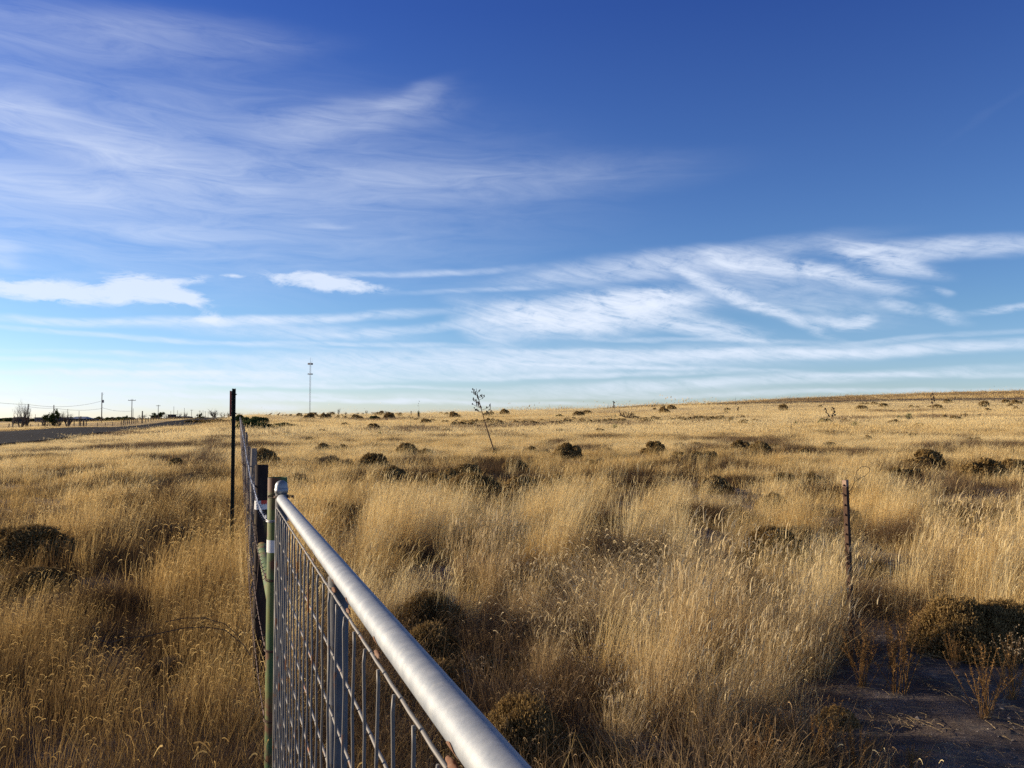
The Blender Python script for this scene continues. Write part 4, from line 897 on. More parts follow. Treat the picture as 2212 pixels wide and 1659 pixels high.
row = [(126.6, 415.6, 9, 'G', 'low dark green tree, first of the row by the crossarm pole'), (142, 413.2, 12, 'B', 'wide bare crowned tree right of the crossarm pole'), (157.8, 412.4, 11, 'G', 'dark green round tree behind the second crossarm pole'),
       (166.6, 412.6, 9, 'B', 'bare tree left of the dark sheds'), (180, 411.7, 5, 'B', 'small bare tree above the long dark shed'), (185.6, 410.7, 6, 'B', 'taller bare tree at the right end of the long shed'),
       (200, 412.8, 5, 'G', 'small dark green tree on the far rise'), (205, 415, 5, 'B', 'tiny bare tree next to the small green tree'), (214, 407.5, 14, 'B', 'large pale bare tree where the road vanishes'), (223.6, 410.6, 10, 'B', 'bare tree between the large pale one and the marker post'),
       (239, 411.5, 8, 'B', 'bare tree just right of the marker post'), (229, 410.5, 7, 'B', 'bare tree hidden partly by the marker post'), (113, 416, 7, 'B', 'low bare tree left of the crossarm pole'), (95, 416.8, 7, 'B', 'low bare tree below the tall pole'), (99, 416.5, 6, 'G', 'small dark tree below the tall pole')]
for i, (px, tp_, w, kd, lb) in enumerate(row): tree((BARE if kd == 'B' else GREEN)[i % 3], px, 520 if px < 210 else 400, tp_, None, w, lb, 'bare_tree' if kd == 'B' else 'evergreen_tree')
g_t = 'low dark trees along the far village edge'
for k in range(80):
    px = random.uniform(-15, 232); dist = random.uniform(560, 660); p = at_depth(px, dist); w = random.uniform(6, 16) * dist / F; h = P(px, 418.0 - 2.2 * random.random() ** 2, dist * CP).z - p.z
    o = shrub('distant_tree', random.choice(SGR), p, w, max(h, 1), 'low dark tree in the line along the far village edge', g_t, 'tree')
g_t = 'faint bare trees on the skyline right of the tower'
for px, tp_, w in [(339, 407, 3.4), (346, 411.3, 4), (331, 410.5, 7), (363, 412, 4), (367, 409.2, 4), (373, 411, 5), (381, 410, 5), (386, 410, 6), (358, 412, 5)]:
    tree(random.choice(BARE), px, 290, tp_, None, w, 'faint bare tree on the skyline right of the tower', 'bare_tree', g_t)
# the dead mesquite in the field
g = ground(637, 421.5); D = g.y
dm = thing('dead_tree', 'dead leaning branch with bare twigs reaching left over the straw', 'dead tree', g)
mb = MB(); s = D / F
def br2(pts, r0, r1, m=mb):
    m.tube([Vector((a * s, random.uniform(-.1, .1), (b) * s)) for a, b in pts], list(np.linspace(r0, r1, len(pts))), 6)
br2([(0, -.4), (-1, 1.6), (-4, 3.2), (-8, 4.0), (-12, 4.4), (-15.5, 5.6), (-18.5, 6.6)], .17, .03); br2([(0, 0), (1.5, 2.5), (1.2, 4), (3, 5.3)], .15, .05)
br2([(1.0, 1.5), (.3, 3.5), (1.0, 5.2)], .08, .03)
mb.build('trunk', M_bark, dm); mb2 = MB()
for a in [(-4, 3.2), (-6, 3.7), (-8, 4), (-10, 4.2), (-12, 4.4), (-14, 5), (-16, 5.8)]:
    for k in range(3):
        e = (a[0] + random.uniform(-3, 3), a[1] + random.uniform(2, 6.5)); md_ = ((a[0] + e[0]) / 2 + random.uniform(-.8, .8), (a[1] + e[1]) / 2 + .4)
        br2([a, md_, e], .05, .015, mb2); br2([md_, (md_[0] + random.uniform(-2, 2), md_[1] + 2)], .03, .012, mb2)
mb2.build('twigs', M_bark, dm)

# ------------------------------------------------------------------ utility poles and lines
def pole(px, dist, ytop, label, arm=0, r=.15, fit=False, group=None, lean=0, m=None, arm_y=None):
    p = at_depth(px, dist); h = P(px, ytop, dist * CP).z - p.z; t = thing('utility_pole', label, 'pole', p, 0, group)
    mb = MB(); mb.tube([(0, 0, -.5), (lean * h, 0, h)], [r, r * .7], 8); mb.build('shaft', m or M_pole, t)
    if arm:
        w = arm * dist / F; mb = MB(); mb.box((lean * h, 0, h - .45), w, .14, .16); mb.build('crossarm', M_pole, t)
        for k in (-.46, -.2, .2, .46):
            mb = MB(); mb.tube([(lean * h + w * k, 0, h - .37), (lean * h + w * k, 0, h - .15)], [.05, .04], 6); mb.build('insulator', M_insul, t)
    if fit:
        mb = MB(); mb.tube([(.38, 0, h * .66), (.38, 0, h * .66 + .9)], .24, 10); mb.box((.15, 0, h * .66 + .5), .3, .1, .12); mb.build('transformer', M_insul, t)
        mb = MB(); mb.tube([(0, 0, h * .9), (.5, 0, h * .96), (.62, 0, h + .2)], .025, 5); mb.build('bracket', M_insul, t)
    return p, h
pA = pole(28.3, 215, 403.9, 'short utility pole behind the bare tree at the far left', r=.17)
pB = pole(54, 230, 405, 'utility pole rising above the dark evergreen', r=.16)
pE = pole(102, 264, 392.4, 'tallest utility pole with a transformer, alone beyond the road', r=.17, fit=True, lean=-.004)
pT = pole(132, 268, 399, 'utility pole with a wide crossarm, nearest of the crossarm row', 7.4, .15)
pU = pole(158.4, 400, 404.9, 'second utility pole with a crossarm, above the round green tree', 4.0, .17)
pole(191.8, 560, 409.6, 'third crossarm utility pole, small and pale', 2.8, .17); pole(200, 640, 410.6, 'fourth crossarm utility pole over the small green tree', 2.4, .17); pole(205.5, 700, 411.4, 'fifth crossarm utility pole, smallest', 1.8, .17)
for px, yt, lb in [(174, 406.3, 'tall plain pole at the right of the dark sheds'), (184.5, 408, 'plain pole in front of the bare tree by the long shed'), (177.7, 410.3, 'thin plain pole between the two taller shed poles'), (171, 411, 'short plain pole left of the dark sheds'),
                   (203.2, 410.3, 'thin pole right of the fourth crossarm pole'), (208.3, 411, 'thin pole left of the large pale tree'), (198, 413.2, 'shortest thin pole left of the small green tree'), (133.3, 408.5, 'thin pole just right of the nearest crossarm pole'),
                   (152.3, 412.8, 'faint mast left of the second crossarm pole'), (79.3, 410.9, 'thin lamp pole before the pale roofed house'), (35.7, 414.3, 'tiny pole left of the long grey shed'), (68, 409, 'thin pole inside the slanting bare tree')]:
    pole(px, 420 if px > 160 else 330, yt, lb, r=.11)
for px, dist, yt, lb in [(490.3, 296, 403.3, 'plain pole on the skyline right of the seed pod stalk'), (857, 296, 396.5, 'pole standing on the far field before the dark road'), (1002.9, 280, 394.8, 'pole near the right edge in front of the dark road')]:
    pole(px, dist, yt, lb, r=.13)
def line(name, a, b, sag, label, r=.03):
    mb = MB(); a = Vector(a); b = Vector(b); mb.tube([a.lerp(b, q) - Vector((0, 0, sag * 4 * q * (1 - q))) - a for q in np.linspace(0, 1, 20)], r, 4)
    o = mb.build(name, M_barbrust, loc=a); tag(o, label, 'cable'); return o
line('overhead_cable', P(-60, 393, 190), P(28.3, 404.4, 214), .6, 'overhead cable entering from the left edge to the short pole')
line('overhead_cable', P(28.6, 404.6, 215), P(101.6, 401, 263), 1.1, 'upper cable from the short pole to the tallest pole')
line('overhead_cable', P(28.6, 406.6, 215), P(54, 408, 229), .2, 'lower cable from the short pole to the pole above the evergreen')
line('overhead_cable', P(54, 408, 230), P(101.6, 408.5, 263), .6, 'lower cable from the evergreen pole to the tallest pole')
line('overhead_cable', P(102, 407.6, 264), P(131.5, 411, 268), .5, 'cable from the tallest pole to the crossarm pole')
# radio tower
def tower():
    dist = 800; p = at_depth(310, dist); z0 = P(310, 416.2, dist).z; top = P(310, 362.2, dist).z; t = thing('radio_tower', 'tall thin lattice radio mast with two rings of antennas', 'tower', (p.x, p.y, z0)); H = top - z0
    mb = MB(); R = .62
    for k in range(3):
        a = k * 2.094; mb.tube([(R * math.cos(a), R * math.sin(a), -6), (R * math.cos(a), R * math.sin(a), H)], .08, 5)
    n = 40
    for i in range(n):
        for k in range(3):
            a = k * 2.094; b = (k + 1) * 2.094; mb.tube([(R * math.cos(a), R * math.sin(a), H * i / n), (R * math.cos(b), R * math.sin(b), H * (i + 1) / n)], .045, 3, caps=False)
    mb.build('lattice_mast', M_tower, t)
    for zz, w in ((P(310, 363.8, dist).z - z0, 3.9), (P(310, 374, dist).z - z0, 4.3)):
        mb = MB(); mb.tube([(2.0 * math.cos(a), 2.0 * math.sin(a), zz) for a in np.linspace(0, 6.283, 13)], .16, 5)
        for k in range(6):
            a = k * 1.047; mb.box((2.1 * math.cos(a), 2.1 * math.sin(a), zz), .7, .7, 1.7 if w < 4 else 1.0, a)
        mb.build('antenna_ring', M_tower, t)
    mb = MB(); mb.tube([(0, 0, H), (0, 0, P(310, 357.5, dist).z - z0)], .10, 5); mb.tube([(1.6, 0, H), (1.6, 0, H + 4)], .06, 4); mb.tube([(0, 0, H + .3), (1.6, 0, H + .3)], .06, 4); mb.build('whip_antenna', M_tower, t)
tower()
def building(name, label, px0, px1, dist, ytop, m, roofm, gable=0, depth=8, door=True, base=None, wins=3, sink=0):
    a = at_depth(px0, dist); b = at_depth(px1, dist); W = b.x - a.x; cx = (a.x + b.x) / 2; g = min(a.z, b.z) - .3
    if base: g = P(px0, base, dist).z
    H = P(px0, ytop, dist * CP).z - g; t = thing(name, label, 'building', (cx, dist, g)); hw = H - gable
    mb = MB(); mb.box((0, 0, hw / 2 - .5), W, depth, hw + 1); mb.build('wall', m, t)
    mb = MB(); o = .35; zt = hw + .01
    if gable: mb.add([(-W / 2 - o, -depth / 2 - o, zt), (W / 2 + o, -depth / 2 - o, zt), (W / 2 + o, depth / 2 + o, zt), (-W / 2 - o, depth / 2 + o, zt), (-W / 2 + W * .12, 0, zt + gable), (W / 2 - W * .12, 0, zt + gable)], [(0, 1, 5, 4), (2, 3, 4, 5), (3, 0, 4), (1, 2, 5), (3, 2, 1, 0)])
    else: mb.box((0, 0, hw + .12), W + 2 * o, depth + 2 * o, .22)
    mb.build('roof', roofm, t)
    for k in range(wins):
        mb = MB(); mb.box((-W * .38 + W * .76 * (k + .2) / max(1, wins), -depth / 2 - .02, hw * .55), min(1.4, W * .1), .06, min(1.1, hw * .4)); mb.build('window', M_win, t)
    mb = MB(); mb.box((W * .42, -depth / 2 - .02, min(1.0, hw * .4)), min(1.0, W * .1), .06, min(2.0, hw * .75)); mb.build('door', M_roofd, t)
    return t
building('shed', 'dark block shaped shed behind the bare tree at the far left', 16.5, 25.5, 300, 416.8, M_dark, M_dark, .5, 5, base=421.8, wins=1)
building('long_building', 'long grey flat building left of the dark evergreen', 40, 62, 480, 417.7, M_greywall, M_roofd, 0, 10, wins=5)
building('long_building', 'long dark low building right of the slanting bare tree', 60, 98, 500, 418.5, M_dark, M_dark, .6, 12, wins=6)
building('house', 'house with a pale hipped metal roof beyond the road', 74.5, 89.5, 470, 416.6, M_dark, M_roof, 1.2, 10, wins=3)
building('house', 'small dark gabled house left of the pale roofed house', 67, 74, 480, 417.1, M_dark, M_roofd, 1.0, 8, wins=2)
building('shed', 'tall dark boxy shed right of the second crossarm pole', 170.3, 174.5, 480, 414.8, M_dark, M_dark, 0, 6, wins=1)
building('long_building', 'long dark shed with trees behind, right of the boxy shed', 174.8, 190.5, 485, 416.2, M_dark, M_roofd, .5, 8, wins=4)
building('equipment_hut', 'small brown equipment hut at the foot of the radio mast', 305.5, 309.6, 600, 413.6, M_brick, M_brick, 0, 4, base=417, wins=1)
building('equipment_hut', 'wider pinkish equipment hut right of the radio mast', 310.4, 316.2, 600, 412.7, M_brick, M_roofd, 0, 4, base=417, wins=1)
M_panel = mat('rusty_panel', (.16, .09, .075), .7, var=[(.30, .20, .17)], scale=1)
for px, w, h, lb in [(270, 5.5, 3.2, 'leftmost tilted rusty dish frame on the skyline left of the mast'), (266, 3.0, 2.0, 'small tilted dish frame at the left end of the skyline row'), (278.5, 4.2, 3.4, 'tilted dark dish frame in the middle of the skyline row'), (286, 4.0, 2.2, 'tilted dish frame at the right end of the skyline row'), (282.5, 3.0, 2.0, 'low tilted dish frame between two taller ones on the skyline')]:
    dist = 290; s = dist / F; z = P(px, 416.2, dist).z; x = (px - 512) * s; t = thing('tilted_dish', lb, 'dish', (x, dist, z))
    n = 16; mb = MB(); ax1 = Vector((w * s / 2 * .95, 0, h * s / 2)); ax2 = Vector((.0, w * s * .5, 0)); nrm = ax1.cross(ax2).normalized(); c0 = Vector((0, 0, h * s * .62)); vs = [c0 + nrm * -.25]
    for r_, dp in ((.5, .18), (1, 0)):
        for j in range(n): a = 6.283 * j / n; vs.append(c0 + ax1 * math.cos(a) * r_ + ax2 * math.sin(a) * r_ - nrm * dp)
    mb.add(vs, [(0, 1 + j, 1 + (j + 1) % n) for j in range(n)] + [(1 + j, 1 + (j + 1) % n, n + 1 + (j + 1) % n, n + 1 + j) for j in range(n)]); mb.build('bowl', M_panel, t)
    mb = MB(); mb.tube([(0, 0, -1), c0 + nrm * -.2], .12, 6); mb.tube([(-.5, 0, -1), c0 + nrm * -.2], .07, 4); mb.tube([(.5, 0, -1), c0 + nrm * -.2], .07, 4); mb.build('stand', M_dark, t)
# field fence beyond the road
ff = thing('field_fence', 'old wooden post and wire fence beyond the road', 'fence', at_depth(12, 180)); fo2 = Vector(ff.location); prev = None
for px, dist, h, w, ln in [(-14, 178, 1.5, .10, 0), (0, 178, 1.6, .09, 0), (9, 178, 1.7, .12, .1), (12.6, 180, 3.1, .14, .12), (20, 182, 1.4, .08, 0), (31, 184, 1.4, .09, 0), (38.8, 186, 1.5, .1, 0), (42.8, 188, 1.6, .13, 0), (50, 190, 1.4, .08, 0), (60, 194, 1.4, .08, 0),
                       (68.6, 196, 2.0, .26, 0), (74.6, 198, 2.0, .13, 0), (79.7, 200, 2.6, .13, 0), (81.2, 200, 2.9, .14, 0), (84, 202, 1.9, .22, 0), (86.4, 204, 2.0, .13, .05), (98, 208, 1.2, .08, 0), (106, 214, 1.1, .08, 0), (113, 218, 1.2, .08, 0)] + \
                      [(121.5 + 2.1 * k, 224 + 2.5 * k, random.uniform(1.1, 1.8), .14, random.uniform(-.1, .1)) for k in range(9)] + [(142.4, 240, 3.6, .2, .02)] + [(146 + 2.6 * k, 248 + 7 * k, random.uniform(1.2, 1.7), .13, 0) for k in range(22)]:
    p = at_depth(px, dist); mb = MB(); mb.tube([p - fo2 + Vector((0, 0, -.3)), p - fo2 + Vector((ln * h, 0, h))], [w, w * .8], 6); mb.build('wooden_post', M_pole, ff)
    if prev:
        for zz in (.55, 1.05):
            mb = MB(); mb.tube([prev - fo2 + Vector((0, 0, zz)), p - fo2 + Vector((0, 0, zz))], .02, 3); mb.build('wire', M_barbrust, ff)
    prev = p

# ------------------------------------------------------------------ weeds in the foreground
def weed_mesh(seed, n, h, m, spike=True, spread=.35, heads=False, headm=None):
    rs = random.Random(seed); mb = MB(); hd = MB()
    for i in range(n):
        a = rs.uniform(0, 6.28); L_ = h * rs.uniform(.55, 1.0); tl_ = rs.gauss(0, spread); p = Vector((rs.gauss(0, .02), rs.gauss(0, .02), 0)); d = Vector((math.cos(a) * tl_, math.sin(a) * tl_, 1)).normalized(); pts = [p]
        for k in range(6): d = (d + Vector((rs.gauss(0, .09), rs.gauss(0, .09), .04))).normalized(); pts.append(pts[-1] + d * L_ / 6)
        mb.tube(pts, list(np.linspace(.0018, .0006, 7)), 4)
        if spike:
            for k in range(70):
                q = rs.uniform(.35, 1) * 5.99; c = pts[int(q)].lerp(pts[int(q) + 1], q - int(q)); e = c + Vector((rs.gauss(0, 1), rs.gauss(0, 1), rs.uniform(0, 1.3))).normalized() * rs.uniform(.006, .018)
                s_ = Vector((rs.gauss(0, 1), rs.gauss(0, 1), rs.gauss(0, 1))).normalized() * .0022; mb.add([c - s_, c + s_, e + s_ * .5, e - s_ * .5], [(0, 1, 2, 3)])
        if heads:
            for k in range(6):
                q = rs.uniform(.5, 1) * 5.99; c = pts[int(q)].lerp(pts[int(q) + 1], q - int(q)); e = c + Vector((rs.gauss(0, 1), rs.gauss(0, 1), rs.uniform(.5, 1.5))).normalized() * rs.uniform(.02, .05)
                mb.tube([c, e], .0006, 3); r = rs.uniform(.003, .0055)
                hd.tube([e - Vector((0, 0, r)), e - Vector((0, 0, r * .5)), e + Vector((0, 0, r * .5)), e + Vector((0, 0, r * 1.2))], [r * .3, r, r * 1.1, r * .4], 6)
    def fin(b, nm, mm):
        me = bpy.data.meshes.new(nm); me.from_pydata([tuple(v) for v in b.v], [], b.f); me.update(); at = me.attributes.new('rnd', 'FLOAT', 'POINT'); at.data.foreach_set('value', [rs.random() for _ in b.v]); me.materials.append(mm); return me
    return fin(mb, 'weed_stems', m), (fin(hd, 'weed_heads', headm) if heads else None)
OW = [weed_mesh(200 + i, 20, .42, M_orange, spread=.34) for i in range(3)]
SW = [weed_mesh(220 + i, 12, .38, M_bushdark, False, .45, True, M_pale) for i in range(3)]
def weed(pool, px, base, hpx, label, name, group=None):
    g = ground(px, base); hm = hpx * g.y / F; t = thing(name, label, 'weed', g, random.uniform(0, 6)); st, hd = random.choice(pool); s = hm / (.42 if pool is OW else .38) * 1.1
    if group: t['group'] = group
    for me, nm in ((st, 'stems'), (hd, 'seed_heads')):
        if me: o = bpy.data.objects.new(nm, me); scene.collection.objects.link(o); o.parent = t; o.scale = (s, s, s)
        if me and nm == 'seed_heads': o['kind'] = 'stuff'
for px, b, h, lb in [(986, 719, 66, 'orange spiky weed standing alone on the bare dirt'), (898, 694, 84, 'tall wispy orange weed at the edge of the dirt right of the rusty post'), (862, 688, 62, 'orange weed tight against the foot of the rusty post'), (822, 775, 70, 'orange weed at the bottom edge left of the dirt'),
                     (857, 780, 62, 'branching orange weed at the bottom edge beside the dirt'), (911, 778, 36, 'thin single orange twig at the bottom edge in the dirt'), (790, 760, 60, 'orange weed near the bottom between the straw fan and the dirt'), (1012, 700, 60, 'orange weed near the right edge on the dirt'), (835, 650, 46, 'orange weed behind the straw left of the rusty post'),
                     (955, 668, 34, 'small orange weed at the foot of the mounded shrub'), (760, 790, 66, 'orange weed cut by the bottom edge right of the straw fan')]:
    weed(OW, px, b, h, lb, 'spiky_weed')
for px, b, h, lb in [(540, 725, 50, 'dark weed with round pale seed heads beside the gate rail'), (590, 705, 60, 'weed with many pale seed heads left of the straw fan'), (480, 700, 44, 'weed with pale seed heads touching the rail'), (616, 735, 54, 'seed head weed in front of the ochre shrub'),
                     (1016, 672, 44, 'grey seed head weed at the right edge in front of the big shrub'), (560, 775, 40, 'seed head weed at the bottom edge in the shade'), (640, 782, 48, 'sparse seed head weed at the bottom edge under the straw fan')]:
    weed(SW, px, b, h, lb, 'seed_head_weed')
# the two show bunches of straw and the curling pale clumps are grass tussocks of their own
BUNCH = blade_mesh('straw_bunch', [dict(n=300, R=.055, h=(.35, .80), tilt=.20, t0=.02, bend=.18, w=.0026, seg=6, wind=.10, rd=.05, head='plume', hp=.5, hw=.0022), dict(n=180, R=.07, h=(.15, .5), tilt=.45, bend=.6, w=.0026, seg=5)], M_culm, 901)
CURL = blade_mesh('curly_tussock', [dict(n=420, R=.12, h=(.30, .62), tilt=.30, bend=1.0, b0=.5, w=.0028, seg=7, wind=.10, rd=.2, head='brow', hp=.3)], M_culm, 902)
for me, px, b, hpx, lb in [(BUNCH, 657, 728, 150, 'fan shaped bunch of tall pale straw in the lower centre'), (BUNCH, 690, 672, 150, 'tall straw bunch right behind the fan shaped one'), (BUNCH, 770, 700, 110, 'straw bunch between the fan and the rusty post'), (BUNCH, 742, 668, 120, 'straw bunch left of the rusty post, second in line'),
                           (BUNCH, 708, 748, 118, 'straw bunch at the bottom right of the fan shaped one'), (BUNCH, 752, 730, 104, 'straw bunch near the bottom, halfway from the fan to the dirt'), (BUNCH, 618, 764, 84, 'short straw bunch at the bottom edge left of the fan'), (BUNCH, 545, 690, 70, 'straw bunch between the small shrubs beyond the rail'), (BUNCH, 520, 628, 74, 'straw bunch right of the seed head weeds, middle distance'), (CURL, 595, 600, 62, 'curling tussock behind the pale middle ones on their left'), (CURL, 700, 600, 62, 'curling tussock behind the pale middle ones on their right'),
                           (BUNCH, 466, 590, 84, 'upright pale straw bunch above the round dark shrub'), (BUNCH, 492, 600, 80, 'pale straw bunch right of the round dark shrub'), (CURL, 640, 618, 70, 'pale curling grass tussock at the middle, brightest'), (CURL, 605, 640, 74, 'curling grass tussock left of the brightest one'),
                           (CURL, 665, 640, 66, 'curling grass tussock right of the brightest one'), (CURL, 560, 640, 60, 'greyer curling tussock farthest left of the pale ones'), (CURL, 730, 640, 60, 'drooping tussock behind the straw bunches'), (BUNCH, 812, 676, 130, 'straw bunch touching the rusty post on its left'), (BUNCH, 940, 596, 96, 'straw bunch behind the big mounded shrub'), (BUNCH, 1000, 590, 90, 'straw bunch at the right edge behind the mounded shrub')]:
    g = ground(px, b); s = hpx * g.y / F / (.78 if me is BUNCH else .46); o = bpy.data.objects.new('straw_bunch' if me is BUNCH else 'grass_tussock', me); scene.collection.objects.link(o)
    o.location = g; o.scale = (s, s, s); o.rotation_euler = (0, 0, random.uniform(-.5, .5)); tag(o, lb, 'grass tussock')
# dark bent branch left of the green post
g = ground(150, 650)
mb = MB(); pts = [P(px, py, 4.2) for px, py in ((93, 626), (100, 640), (110, 643), (125, 638), (148, 636), (165, 632), (185, 628), (205, 627), (225, 630), (243, 644), (250, 655))]
mb.tube([p - pts[0] for p in pts], .0022, 5); mb.tube([P(px, py, 4.25) - pts[0] for px, py in ((165, 622), (185, 618), (205, 618), (225, 624), (240, 637))], .002, 5); o = mb.build('loose_branch', M_bark, loc=pts[0]); tag(o, 'thin dark bent branch arching over the grass left of the green post', 'branch')

# ------------------------------------------------------------------ litter on the bare dirt
def litter():
    rng = random.Random(77); st = MB(); sw = MB()
    for k in range(5200):
        y = rng.uniform(1.8, 6.0); x = float(np.interp(y, [0, 2.5, 3.8, 5.2], [.45, 1.0, 1.62, 2.02])) - .5 + abs(rng.gauss(0, 1.3)); z = tz(x, y)
        if vnoise(x, y, .35, 5) < .35: continue
        if k % 2:
            r = rng.uniform(.002, .007) * (3 if rng.random() < .02 else 1); c = Vector((x, y, z + r * .2)); vs = [c + Vector((rng.uniform(.7, 1.2) * r * a, rng.uniform(.7, 1.2) * r * b, rng.uniform(.5, .8) * r * d)) for a, b, d in ((1, 0, 0), (0, 1, 0), (-1, 0, 0), (0, -1, 0), (0, 0, 1), (0, 0, -1))]
            st.add(vs, [(0, 1, 4), (1, 2, 4), (2, 3, 4), (3, 0, 4), (1, 0, 5), (2, 1, 5), (3, 2, 5), (0, 3, 5)])
        else:
            a = rng.uniform(0, 6.28); l = rng.uniform(.02, .12); p = Vector((x, y, z + rng.uniform(.003, .02))); q = p + Vector((math.cos(a) * l, math.sin(a) * l, rng.uniform(-.004, .02))); sw.tube([p, p.lerp(q, .5) + Vector((0, 0, .004)), q], .0011, 3, caps=False)
    o = st.build('gravel', mat('pebbles', (.20, .16, .13), .9, var=[(.34, .29, .24)], scale=30)); tag(o, 'small pebbles and clods on the bare dirt at the lower right', 'gravel', kind='stuff')
    o = sw.build('straw_litter', mat('straw_litter', (.34, .25, .13), .8)); tag(o, 'broken straw and twigs lying on the bare dirt at the lower right', 'litter', kind='stuff')
litter()
# ------------------------------------------------------------------ the grass
pr = []; pl = []
def emit(x, y, keep, key, smin, smax, tadd=0.0, hs=1.0, y0=None):
    fd_ = fence_d(x, y); e_ = (fbm(x, y, 2.5, 97) - .5) * .9; strip = (fd_ + e_ > .9) & (fd_ + e_ < 1.9) & (y > 6) & (y < 170)
    if key in ('grama', 'tall', 'mid', 'far', 'vfar', 'short'): keep = keep & ~(strip & (RNG.random(len(x)) < .6))
    px_ = 512 + F * x / np.maximum(y, 1); yr_ = np.interp(px_, [560, 1300], [520, 330]); keep = keep & ~((np.abs(y - yr_ + 14) < 32) & (px_ > 600)); keep = keep & infr(x, y) & (road_dist(x, y) > 6.5); keep = mask_spots(x, y, keep); keep = mask_gaps(x, y, keep) if key not in ('weed', 'midweed', 'farweed') else keep; x = x[keep]; y = y[keep]
    t = tintf(x, y) + tadd; pk = pack(x, y, key, t, smin, smax, hs); L_ = fence_d(x, y) > 0
    pl.append(tuple(a[L_] for a in pk)); pr.append(tuple(a[~L_] for a in pk))
R1 = 14.0
GAPS = [(513, 578, 66), (650, 562, 42), (718, 578, 58), (745, 594, 38), (505, 668, 84), (570, 694, 74), (117, 604, 54), (560, 624, 38), (862, 602, 42), (800, 642, 26), (600, 524, 34), (900, 542, 34), (420, 556, 34), (465, 548, 36), (700, 520, 34), (345, 520, 34), (170, 540, 38), (960, 520, 36), (590, 560, 30), (830, 500, 30), (640, 488, 34), (500, 505, 34), (740, 486, 30)]
for px_, py_, w_ in GAPS:
    g_ = ground(px_, py_); GAPC.append((g_.x, g_.y, w_ / 2 * g_.y / F * 1.05))
    nn = 60; xx_ = g_.x + RNG.normal(0, w_ / 2.6 * g_.y / F, nn); yy_ = g_.y - .3 + RNG.normal(0, w_ / 2.6 * g_.y / F, nn)
    emit(xx_, yy_, np.ones(nn, bool), 'weed' if g_.y < 12 else 'midweed', .6, 1.1, -.05)
GAPC.append((2.12, 5.2, .34)); CLEAR.append((2.12, 5.05, .42, .9)); CLEAR.append((-.1, 5.2, .5, .8)); CLEAR.append((.6, 4.4, .5, .7))
def zone(dens, hi=R1 + 3):
    x, y = cand(-12, 12, -1, hi, dens); r = np.hypot(x, y)
    return x, y, r, lowzone(x, y), clearing(x, y), fence_d(x, y) > 0, RNG.random(len(x)), (r > .75) & (RNG.random(len(x)) < 1 - sm(R1 - 3, R1 + 3, r))
x, y, r, lz, clr, left, u, near = zone(26); pt = fbm(x, y, 1.5, 51)
emit(x, y, near & ~left & (u < 1.0 * sm(.42, .52, pt)) & (fbm(x, y, .60, 52) > .47) & (lz < .35) & (clr < .3) & (r > 3.0), 'tall', .70, 1.15, .17)
x, y, r, lz, clr, left, u, near = zone(38); pt = fbm(x, y, 1.3, 53)
emit(x, y, near & left & (u < .80 * sm(.30, .50, pt)), 'grama', .85, 1.2, .0)
emit(x, y, near & left & (u > .86) & (pt > .5), 'tall', .55, .85, .05)
emit(x, y, near & ~left & (u < .30) & (lz < .6) & (clr < .3), 'grama', .8, 1.1, .08)
x, y, r, lz, clr, left, u, near = zone(24); pt = fbm(x, y, 1.1, 55)
emit(x, y, near & (clr < .35) & (u < .75 * sm(.30, .5, fbm(x, y, .8, 58))), 'short', .8, 1.3, -.12)
emit(x, y, near & (clr >= .35) & (u > .955), 'weed', .35, .8, .1)
emit(x, y, near & (clr >= .35) & (u < .03), 'short', .5, .9, .05)
emit(x, y, near & ~left & (u > .85) & (pt > .5) & (lz < .3) & (clr < .3), 'curl', .7, 1.1, .2)
x2, y2, r2, lz2, clr2, l2, u2, near2 = zone(22)
emit(x2, y2, near2 & (lz2 >= .3), 'weed', .6, 1.0, -.12)
emit(x, y, near & (((lz >= .3)) | (left & (pt < .44) & (u < .5)) | ((pt < .38) & (u < .4) & (clr < .3))), 'weed', .7, 1.2, .1)
x, y = cand(-30, 40, 9, 34, .8); u = RNG.random(len(x)); emit(x, y, (fbm(x, y, 3.0, 66) > .46) & (RNG.random(len(x)) < sm(9, 14, np.hypot(x, y))), 'tall', .7, 1.05, .22)
x, y = cand(-44, 44, R1 - 3, 58, 7.5); r = np.hypot(x, y); pt = fbm(x, y * .8, 3.0, 57); u = RNG.random(len(x)); ok = (RNG.random(len(x)) < sm(R1 - 3, R1 + 3, r))
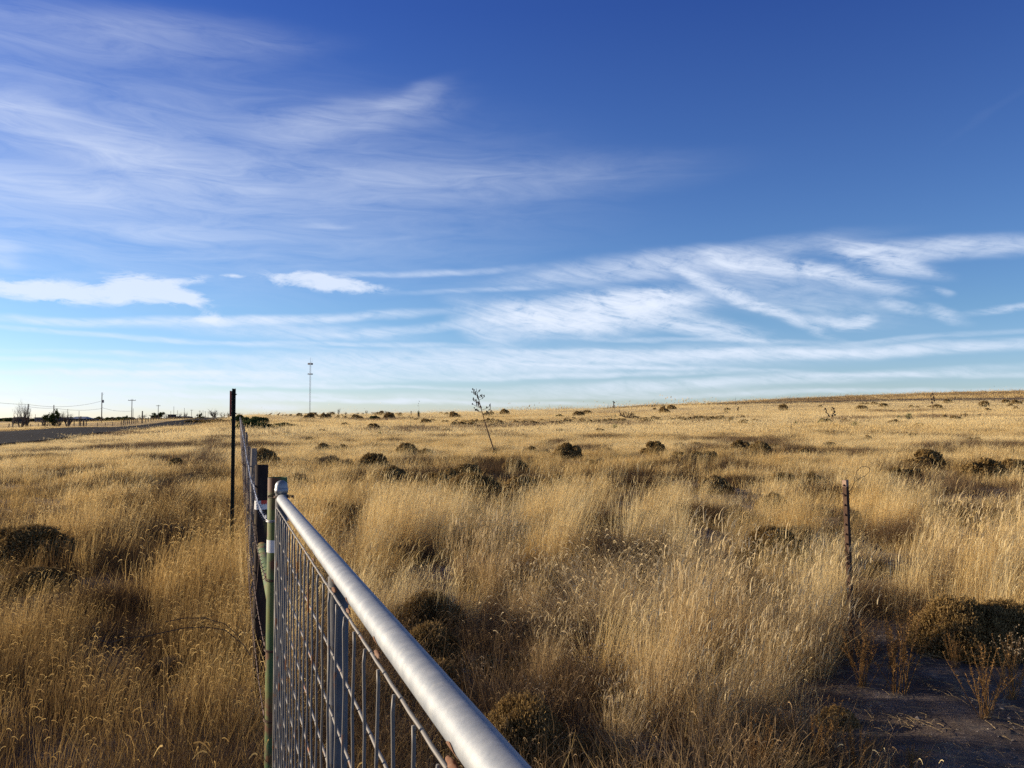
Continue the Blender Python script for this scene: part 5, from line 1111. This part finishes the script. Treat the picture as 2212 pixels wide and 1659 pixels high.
fn = fbm(x, y, 1.0, 68) + .12 * sm(25, 50, r)
emit(x, y, ok & (pt > .41) & (fn > .44), 'mid', .72, 1.10, .20)
emit(x, y, ok & (pt > .41) & (fn <= .44) & (u < .35), 'mid', .45, .7, -.05)
emit(x, y, ok & (pt <= .43) & (u < .65), 'midweed', .8, 1.2, .05)
yy_ = RNG.uniform(8, 170, 1500); xx_ = FX0 + FD * yy_ - RNG.uniform(.8, 1.9, 1500); emit(xx_, yy_, (RNG.random(1500) < 1.1 - yy_ / 200), 'midweed', .7, 1.2, .18)
x, y = cand(-120, 120, 50, 175, 1.15); r = np.hypot(x, y); pt = fbm(x * .6, y, 8, 59); u = RNG.random(len(x)); ok = (u < sm(48, 60, r))
emit(x, y, ok & (pt > .40), 'far', .8, 1.2, .27)
emit(x, y, ok & (pt <= .42) & (RNG.random(len(x)) < .5), 'farweed', .8, 1.2, .2)
x, y = cand(-290, 290, 165, 420, .09); r = np.hypot(x, y); pt = fbm(x * .5, y, 20, 61)
emit(x, y, (pt > .44), 'vfar', .8, 1.2, .32)
x, y = cand(0, 760, 400, 1150, .022); pt = fbm(x * .5, y, 40, 63)
emit(x, y, (pt > .54), 'hill', .8, 1.1, .0)
x, y = cand(0, 760, 380, 1150, .035); pt = fbm(x * .5, y, 40, 63)
emit(x, y, (pt < .56), 'farweed', 2.5, 5.5, .2)
for px_, py_, sx_, sy_, nn, key_ in [(130, 645, .40, .45, 90, 'grama'), (130, 650, .45, .5, 60, 'weed'), (70, 632, .4, .4, 50, 'grama'), (190, 650, .3, .3, 36, 'weed'), (492, 625, .35, .5, 60, 'weed'), (530, 660, .35, .5, 50, 'weed')]:
    g_ = ground(px_, py_); emit(g_.x + RNG.normal(0, sx_, nn), g_.y + RNG.normal(0, sy_, nn), np.ones(nn, bool), key_, .7, 1.1, 0)
scatter('field_grass', pr, 'dry golden prairie grass covering the field right of the fence', 'grass')
scatter('verge_grass', pl, 'dry brown and golden grass covering the road verge left of the fence', 'grass')
